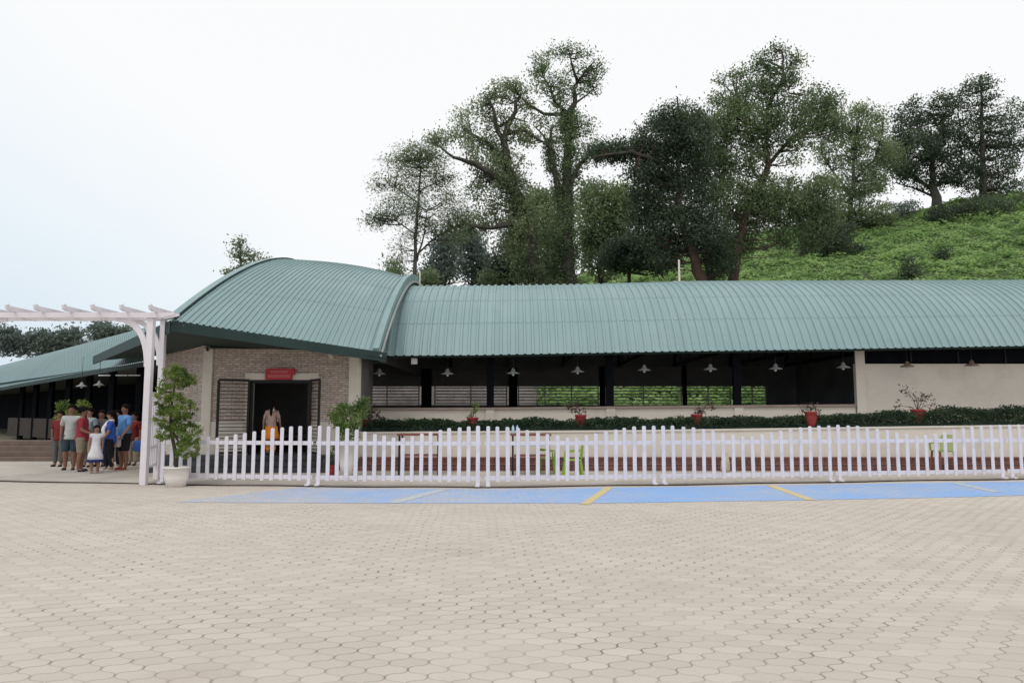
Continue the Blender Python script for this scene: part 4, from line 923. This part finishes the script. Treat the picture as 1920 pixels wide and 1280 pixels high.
# ================================================================ TREES
def hillY(px, py):
    Y = 32.
    while Y < 95 and P(px, py, Y).z > hillz(P(px, py, Y).x, Y): Y += .5
    return Y
def tree(name, label, Y, limbs, blobs, lm, bark, lsize=.28, asp=.5, vine=(), spread=.45, per=16, group='trees on the hill behind the hall', root=None, flat=0, droop=0, twig=True, cat='tree'):
    base = P(limbs[0][0][0][0], limbs[0][0][0][1], Y); zg = hillz(base.x, Y) if Y > 31 else 0
    loc = Vector((base.x, Y, zg-.1)); t = thing(name, label, cat, loc, 0, group); s = Y/F
    tips = []; first = True
    for pl_, r0, r1 in limbs:
        m_ = MB(); dy = 0 if first else random.uniform(-1, 1)*.05*Y
        pts_ = [P(x, y, Y+dy*i/max(1, len(pl_)-1)) for i, (x, y) in enumerate(pl_)]
        if first and pts_[0].z > loc.z: pts_ = [Vector((pts_[0].x+.1*(pts_[0].x-pts_[1].x)/max(.5, pts_[1].z-pts_[0].z), Y, loc.z))]+pts_
        # subdivide with a little wander
        ps = []
        for a, b in zip(pts_, pts_[1:]):
            for k in range(3): ps.append(a.lerp(b, k/3)+Vector((random.uniform(-1,1), random.uniform(-1,1), 0))*r0*.35*(1 if k else 0))
        ps.append(pts_[-1]); n = len(ps)
        m_.tube([p-loc for p in ps], [r0+(r1-r0)*i/(n-1) for i in range(n)], 8)
        lo_ = m_.build('trunk' if first else 'limb', bark if first or bark is M['barkpale'] else M['bark'], t if first else trunk_o, smooth=True); tips += ps
        if first: trunk_o = lo_
        first = False
    lsize *= .72; spread *= .82; ncf = 1.15; cs = []; tw = MB(); T_ = np.array([tuple(p) for p in tips])
    for bx, by, rx, ry, ncl in blobs:
        c = P(bx, by, Y+random.uniform(-1,1)*rx*s*.4)
        cc, pt = clumps(c, (rx*s, max(rx, ry)*s*.75, ry*s), int(ncl*ncf+1), int(per*1.9), spread, .45, .8); cs.append(pt)
        if twig:
            for q_ in cc[::3]:
                dlt = T_-q_; i = int(np.argmin((dlt**2).sum(1)+ (T_[:,2] > q_[2])*4)); a = Vector(T_[i]); b = Vector(q_)
                if (b-a).length > rx*s*3+3: continue
                mid = a.lerp(b, .5)+Vector((0,0,-.08*(b-a).length)); tw.tube([a-loc, mid-loc, b-loc], [.05*Y/45, .03*Y/45, .012], 4, cap=False)
    for pl_, rad, ncl in vine:
        for k in range(ncl):
            f = random.uniform(0, len(pl_)-1.001); i = int(f); x = pl_[i][0]+(pl_[i+1][0]-pl_[i][0])*(f-i); y = pl_[i][1]+(pl_[i+1][1]-pl_[i][1])*(f-i)
            c = P(x+random.gauss(0, rad*.5), y+random.gauss(0, rad*.4), Y+random.gauss(0, rad*s*.5))
            cs.append(np.array(c)+rng.normal(size=(int(per*1.9), 3))*np.array([spread*.6, spread*.6, spread*.9]))
    if tw.v: tw.build('twigs', bark, trunk_o)
    c_ = np.concatenate(cs); leaves('crown', c_-np.array(loc), lsize, lm, t, asp, flat=flat, droop=droop)
    return t
# airy feathery tree
tree('feathery_tree', 'airy young tree with fine layered leaves rising behind the pavilion ridge', 44, [([(778,530),(779,470),(782,400),(788,330),(786,285)], .16, .03), ([(779,480),(810,450),(845,428),(880,415)], .07, .02), ([(781,490),(795,440),(800,395)], .07,.02), ([(780,440),(740,412),(700,408)], .05,.015), ([(784,380),(740,350),(712,345)], .05,.015), ([(785,360),(830,335),(860,325)], .05,.015)],
     [(782,290,40,14,40),(745,300,26,8,12),(822,300,28,8,12),(780,320,55,8,26),(725,345,30,6,14),(835,335,32,6,14),(785,352,62,7,26),(775,380,72,7,28),(855,370,26,6,10),(785,402,75,7,28),(860,400,30,6,12),(720,408,26,8,14),(820,425,52,10,28),(868,415,24,10,14),(850,445,28,8,12),(702,414,14,5,8),(760,440,28,10,8),(760,470,26,14,7),(745,495,14,14,5),(740,520,14,10,10)], M['L_airy'], M['barkpale'], .26, .32, spread=.42, per=26, flat=1.2)
# left leaning vine tree
V2 = [(1012,560),(995,470),(978,400),(960,350),(925,300)]
tree('leaning_tree', 'big vine covered tree leaning left with a long bare limb reaching over the airy tree', 48, [([(1010,545),(995,470),(980,405),(965,360),(950,310),(945,265),(958,225),(975,180)], .62, .10), ([(958,350),(925,330),(890,308),(850,295),(812,268)], .30, .04), ([(950,310),(925,280),(905,262),(885,252)], .26,.06), ([(945,270),(930,235),(925,205),(918,185)], .2,.04), ([(985,430),(960,420),(920,428),(890,424),(868,420)], .2,.05), ([(948,250),(985,245),(1010,262),(1030,275)], .16,.05), ([(930,240),(965,222),(990,230)], .12,.03)],
     [(830,262,24,12,14),(812,262,10,8,8),(865,245,28,18,20),(868,215,16,14,8),(885,270,20,16,14),(900,205,20,16,14),(925,180,24,20,20),(950,170,26,18,20),(975,165,18,18,12),(985,195,18,18,12),(935,225,28,22,22),(968,250,20,24,22),(985,262,18,16,14),(900,300,24,14,12),(935,290,24,22,26),(905,330,24,22,20),(925,370,30,22,18),(905,395,34,16,16),(880,420,40,12,18),(935,425,24,12,12),(890,355,20,12,8),(915,265,24,22,18)],
     M['L_vine'], M['bark'], .27, .5, vine=[([(1005,540),(990,460),(975,400),(960,350),(945,300)], 30, 420), ([(1000,540),(960,480),(985,420)], 26, 140), ([(945,420),(900,428),(870,422)], 10, 26), ([(955,350),(905,315)], 12, 26)], spread=.36)
# tall tree
tree('tall_tree', 'tallest slender vine clad tree with a sparse crown against the white sky', 49, [([(1068,545),(1066,470),(1062,400),(1064,330),(1066,260),(1068,210),(1078,180),(1082,150)], .55, .10), ([(1062,420),(1050,370),(1036,310),(1028,270),(1034,240)], .30,.08), ([(1066,215),(1040,192),(1032,165),(1018,140)], .16,.03), ([(1082,150),(1072,120),(1066,92)], .11,.025), ([(1082,155),(1105,125),(1118,110)], .09,.02), ([(1070,200),(1095,182),(1115,165)], .1,.02), ([(1064,215),(1020,214),(990,195),(972,178)], .16,.035), ([(1068,350),(1085,310),(1105,290),(1130,288)], .14,.04), ([(1028,270),(1015,250),(1000,235)], .1,.03)],
     [(1066,95,22,9,10),(1040,100,14,10,7),(1092,100,16,10,7),(1118,125,14,14,8),(1014,130,14,16,14),(1022,160,20,16,14),(1050,150,20,16,14),(1078,130,16,14,8),(1110,145,24,14,18),(1095,165,24,14,16),(1062,175,24,12,12),(1045,195,18,14,12),(1005,135,8,8,5),(1075,235,14,20,12),(1096,245,16,14,8),(1105,275,24,16,12),(1085,290,16,20,10),(1010,222,18,10,8),(985,200,12,10,6),(1035,260,18,20,14),(1045,235,14,12,8),(1100,225,14,12,5),(1015,110,14,8,5)],
     M['L_tree'], M['bark'], .25, .5, vine=[([(1068,545),(1066,470),(1062,400),(1064,330),(1066,250),(1066,215)], 15, 340), ([(1062,420),(1050,370),(1036,310),(1028,270)], 13, 150), ([(1045,540),(1035,460),(1060,400)], 24, 190), ([(1068,350),(1085,310),(1105,290),(1130,288)], 7, 40)], spread=.34)
# understory
tree('round_tree', 'round olive green tree between the tall tree and the dense dark tree', 58, [([(1128,540),(1126,440),(1130,380)], .35,.08), ([(1126,450),(1105,400),(1098,375)], .15,.04), ([(1127,440),(1152,400),(1165,370)], .15,.04)], [(1130,380,44,42,95),(1110,430,30,50,80),(1158,410,34,60,95),(1125,480,40,50,80),(1175,370,20,24,24),(1100,360,16,20,14)], M['L_mid'], M['bark'], .40, .55, spread=.55)
tree('dark_bush_tree', 'very dark bushy tree low on the slope left of the dense tree', 52, [([(1180,535),(1182,500),(1186,470)], .2,.06)], [(1175,478,48,30,120),(1215,470,40,34,100),(1150,485,26,22,50),(1240,490,30,26,60)], M['L_dark'], M['bark'], .32, .5, spread=.42)
tree('conical_bush', 'dark cone shaped bush at the foot of the leaning tree', 52, [([(955,560),(955,500),(958,450)], .2,.05)], [(955,500,36,50,120),(965,440,22,34,55),(940,520,26,24,50)], M['L_dark'], M['bark'], .32, .5, spread=.42)
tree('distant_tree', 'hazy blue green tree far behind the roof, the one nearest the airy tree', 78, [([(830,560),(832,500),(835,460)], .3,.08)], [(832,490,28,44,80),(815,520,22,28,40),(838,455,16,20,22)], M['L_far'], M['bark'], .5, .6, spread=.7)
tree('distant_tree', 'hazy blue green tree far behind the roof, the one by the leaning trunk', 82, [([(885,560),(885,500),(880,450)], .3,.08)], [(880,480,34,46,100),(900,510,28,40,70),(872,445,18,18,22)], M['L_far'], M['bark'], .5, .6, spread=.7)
tree('distant_tree', 'hazy tree standing between the leaning trunk and the tall trunk', 70, [([(1030,560),(1030,450),(1028,390)], .3,.08)], [(1025,400,28,50,80),(1030,480,34,60,100),(1000,380,20,30,30)], M['L_mid'], M['bark'], .45, .6, spread=.6)
tree('small_bush', 'low grey green bush at the roof line behind the pavilion ridge', 50, [([(760,545),(760,525)], .1,.04)], [(738,508,14,20,22),(800,522,18,16,24),(925,525,24,16,30),(1060,528,30,14,30)], M['L_mid'], M['bark'], .3, .5, spread=.35)
# dense dark tree and big tree
tree('dense_tree', 'dense dark tree with reddish trunk and two bare twigs at its top', 42, [([(1318,540),(1305,490),(1290,450),(1275,400),(1270,330),(1270,250),(1270,182)], .42,.05), ([(1298,470),(1310,420),(1320,360)], .2,.05), ([(1290,450),(1262,440),(1240,400)], .2,.05), ([(1272,330),(1230,300),(1185,285),(1140,290),(1110,295)], .16,.04), ([(1270,215),(1285,190),(1290,180)], .04,.015)],
     [(1265,225,48,32,95),(1240,260,50,40,120),(1300,250,40,50,110),(1265,310,72,50,230),(1260,370,75,50,240),(1270,430,70,45,200),(1215,290,30,30,50),(1180,275,34,16,40),(1145,282,30,14,44),(1122,290,20,10,24),(1165,292,26,10,30),(1200,330,26,26,40),(1205,380,30,40,60),(1215,430,34,34,60),(1250,480,30,24,40),(1330,440,40,50,100),(1345,490,28,36,70)],
     M['L_dark'], M['barkred'], .24, .5, spread=.33)
tree('great_tree', 'widest tree with a high uneven crown and twin reddish brown trunks', 45, [([(1372,560),(1378,500),(1385,450),(1400,400),(1425,350),(1440,310),(1438,260),(1440,200),(1470,140),(1465,95)], .40,.05), ([(1345,560),(1330,500),(1325,440),(1340,380),(1360,320)], .34,.06), ([(1430,340),(1415,325),(1400,290)], .14,.04), ([(1440,310),(1470,275),(1500,250),(1530,240)], .14,.04), ([(1440,260),(1400,220),(1380,180)], .12,.03), ([(1470,150),(1482,120),(1480,165),(1478,180)], .05,.02), ([(1415,370),(1470,370),(1520,380)], .16,.05)],
     [(1460,92,14,8,8),(1430,120,26,20,30),(1490,115,16,14,14),(1460,150,40,20,40),(1385,145,18,16,16),(1355,150,10,8,5),(1420,180,48,28,75),(1360,200,36,28,60),(1400,230,60,34,110),(1340,250,34,36,80),(1470,215,40,32,60),(1530,190,34,28,50),(1515,230,30,26,40),(1390,290,60,38,120),(1340,320,40,40,100),(1440,255,34,24,36),(1500,265,36,16,26),(1370,370,56,40,140),(1480,300,20,14,10),(1420,400,56,34,110),(1480,390,60,40,150),(1530,400,44,44,110),(1470,350,30,20,30),(1560,190,20,20,20),(1385,440,40,40,80),(1500,440,60,30,90),(1360,470,30,40,60),(1540,350,30,26,50),(1440,350,30,24,40),(1560,240,24,26,36)],
     M['L_tree'], M['barkred'], .25, .5, spread=.35)
tree('broad_tree', 'broad olive leaved tree right of the great tree at the top of the slope', hillY(1600,432), [([(1590,440),(1595,380),(1600,320),(1605,260)], .36,.08), ([(1598,370),(1560,320),(1540,290)], .16,.05), ([(1600,340),(1640,300),(1655,250)], .16,.05)],
     [(1600,230,44,28,60),(1575,280,50,36,85),(1630,280,44,40,85),(1600,340,56,36,100),(1585,390,44,24,60),(1640,345,26,24,34),(1645,215,20,14,12),(1555,220,24,22,24),(1650,240,14,20,14),(1615,205,16,12,10),(1668,290,24,36,50),(1570,420,40,20,50),(1640,395,40,18,40)], M['L_mid'], M['bark'], .36, .5, spread=.45)
tree('spreading_tree', 'dark spreading tree silhouetted on the crest with sky showing under its crown', hillY(1756,392), [([(1756,396),(1752,360),(1748,320),(1745,270)], .60,.12), ([(1752,360),(1715,330),(1690,290)], .2,.05), ([(1752,350),(1790,330),(1808,300)], .2,.05), ([(1754,370),(1720,355),(1685,345)], .16,.05), ([(1748,310),(1765,250),(1775,200)], .2,.05)],
     [(1745,240,44,34,70),(1700,225,24,28,30),(1770,200,26,30,36),(1720,280,42,36,70),(1780,270,34,40,60),(1740,310,60,22,70),(1690,320,20,16,18),(1790,330,26,16,24),(1710,195,16,10,8),(1740,345,40,8,20),(1682,270,24,36,40),(1700,318,26,16,24)], M['L_dark'], M['bark'], .42, .5, spread=.5)
tree('edge_tree', 'dark tall tree at the right edge of the slope', hillY(1845,372), [([(1845,380),(1842,300),(1840,220),(1838,150)], .4,.06), ([(1842,300),(1815,260),(1800,240)], .15,.04)], [(1835,180,34,40,60),(1822,250,34,40,70),(1860,300,50,50,110),(1815,330,30,34,50),(1900,240,50,60,110),(1800,185,10,20,10),(1880,370,60,40,100)], M['L_dark'], M['bark'], .38, .5, spread=.45)
tree('palm_like_bush', 'arching long leaved bush on the green slope below the great tree', hillY(1545,484), [([(1545,485),(1545,460),(1548,440)], .12,.06)], [(1540,445,42,36,80),(1570,430,26,18,20),(1520,465,24,20,30),(1585,455,20,12,12),(1560,470,26,16,24)], M['L_dark'], M['bark'], .62, .16, spread=.45)
tree('slope_shrub', 'small dark shrub standing alone on the green slope near the right', hillY(1704,528), [([(1704,530),(1704,505)], .07,.03)], [(1704,510,16,18,26),(1704,490,6,10,5)], M['L_dark'], M['bark'], .26, .5, spread=.28, twig=False, cat='shrub', group='shrubs on the slope')
for i, (x, y, lab) in enumerate(((1625,418,'wide dark green bush under the broad tree at the top of the slope'), (1800,396,'long dark mass of undergrowth along the crest at the right edge'), (1660,395,'grey green bush on the crest left of the spreading tree'), (1700,392,'low bush on the crest just below the spreading tree'), (1440,468,'small dark shrub on the slope right of the twin trunks'), (1610,470,'small dark shrub low on the slope right of the palm like bush'), (1770,480,'small dark shrub high on the slope at the right'))):
    tree('slope_shrub', lab, hillY(x, y+(10 if i < 4 else 6)), [([(x,y+8),(x,y)], .08,.03)], [(x, y, 26 if i < 4 else 14, 14 if i < 4 else 8, 26 if i < 4 else 10)] + ([(x-35, y+8, 30, 16, 40), (x+45, y-6, 50, 20, 80), (x+130, y-10, 60, 24, 90)] if i == 1 else []) + ([(x-40, y+6, 26, 14, 30), (x+25, y-6, 24, 16, 30)] if i == 0 else []), M['L_far'] if i in (2, 3) else M['L_tree'] if i == 0 else M['L_dark'], M['bark'], .36, .5, spread=.35, twig=False, cat='shrub', group='shrubs on the slope')
# small tree behind pavilion, trees far left
tree('sparse_tree', 'small sparse tree top showing above the left part of the pavilion roof', 40, [([(455,560),(452,500),(450,460),(447,445)], .12,.02), ([(453,510),(475,495),(490,485)], .05,.015), ([(452,500),(435,505),(428,512)], .05,.015)], [(448,452,12,10,7),(452,475,18,10,10),(478,482,16,8,10),(494,490,9,5,5),(430,510,10,5,6),(455,498,20,10,10),(470,505,24,8,10)], M['L_airy'], M['barkpale'], .22, .5, spread=.22, per=12)
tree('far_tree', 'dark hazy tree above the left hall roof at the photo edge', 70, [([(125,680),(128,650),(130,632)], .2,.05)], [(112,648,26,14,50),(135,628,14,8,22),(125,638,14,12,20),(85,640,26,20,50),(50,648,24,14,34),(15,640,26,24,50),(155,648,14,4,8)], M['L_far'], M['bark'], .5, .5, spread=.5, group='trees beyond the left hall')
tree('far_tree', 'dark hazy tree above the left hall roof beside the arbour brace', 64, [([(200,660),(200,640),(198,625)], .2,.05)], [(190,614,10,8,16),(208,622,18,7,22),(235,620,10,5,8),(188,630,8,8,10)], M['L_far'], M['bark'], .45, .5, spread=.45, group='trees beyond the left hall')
# compound wall seen through the left rear openings
cw = MB().box((-15, 35.5, 0), (1.2, 35.7, 3.0)); cw.box((-15, 35.45, 3.0), (1.2, 35.75, 3.07)); tag(cw.build('compound_wall', mat('pink_grey_plaster', (.30,.265,.26), .9, .3, 1.1, dirt=(.08,.08,.08), dscale=1.6)), 'pinkish grey boundary wall seen through the left rear openings of the hall', 'wall')
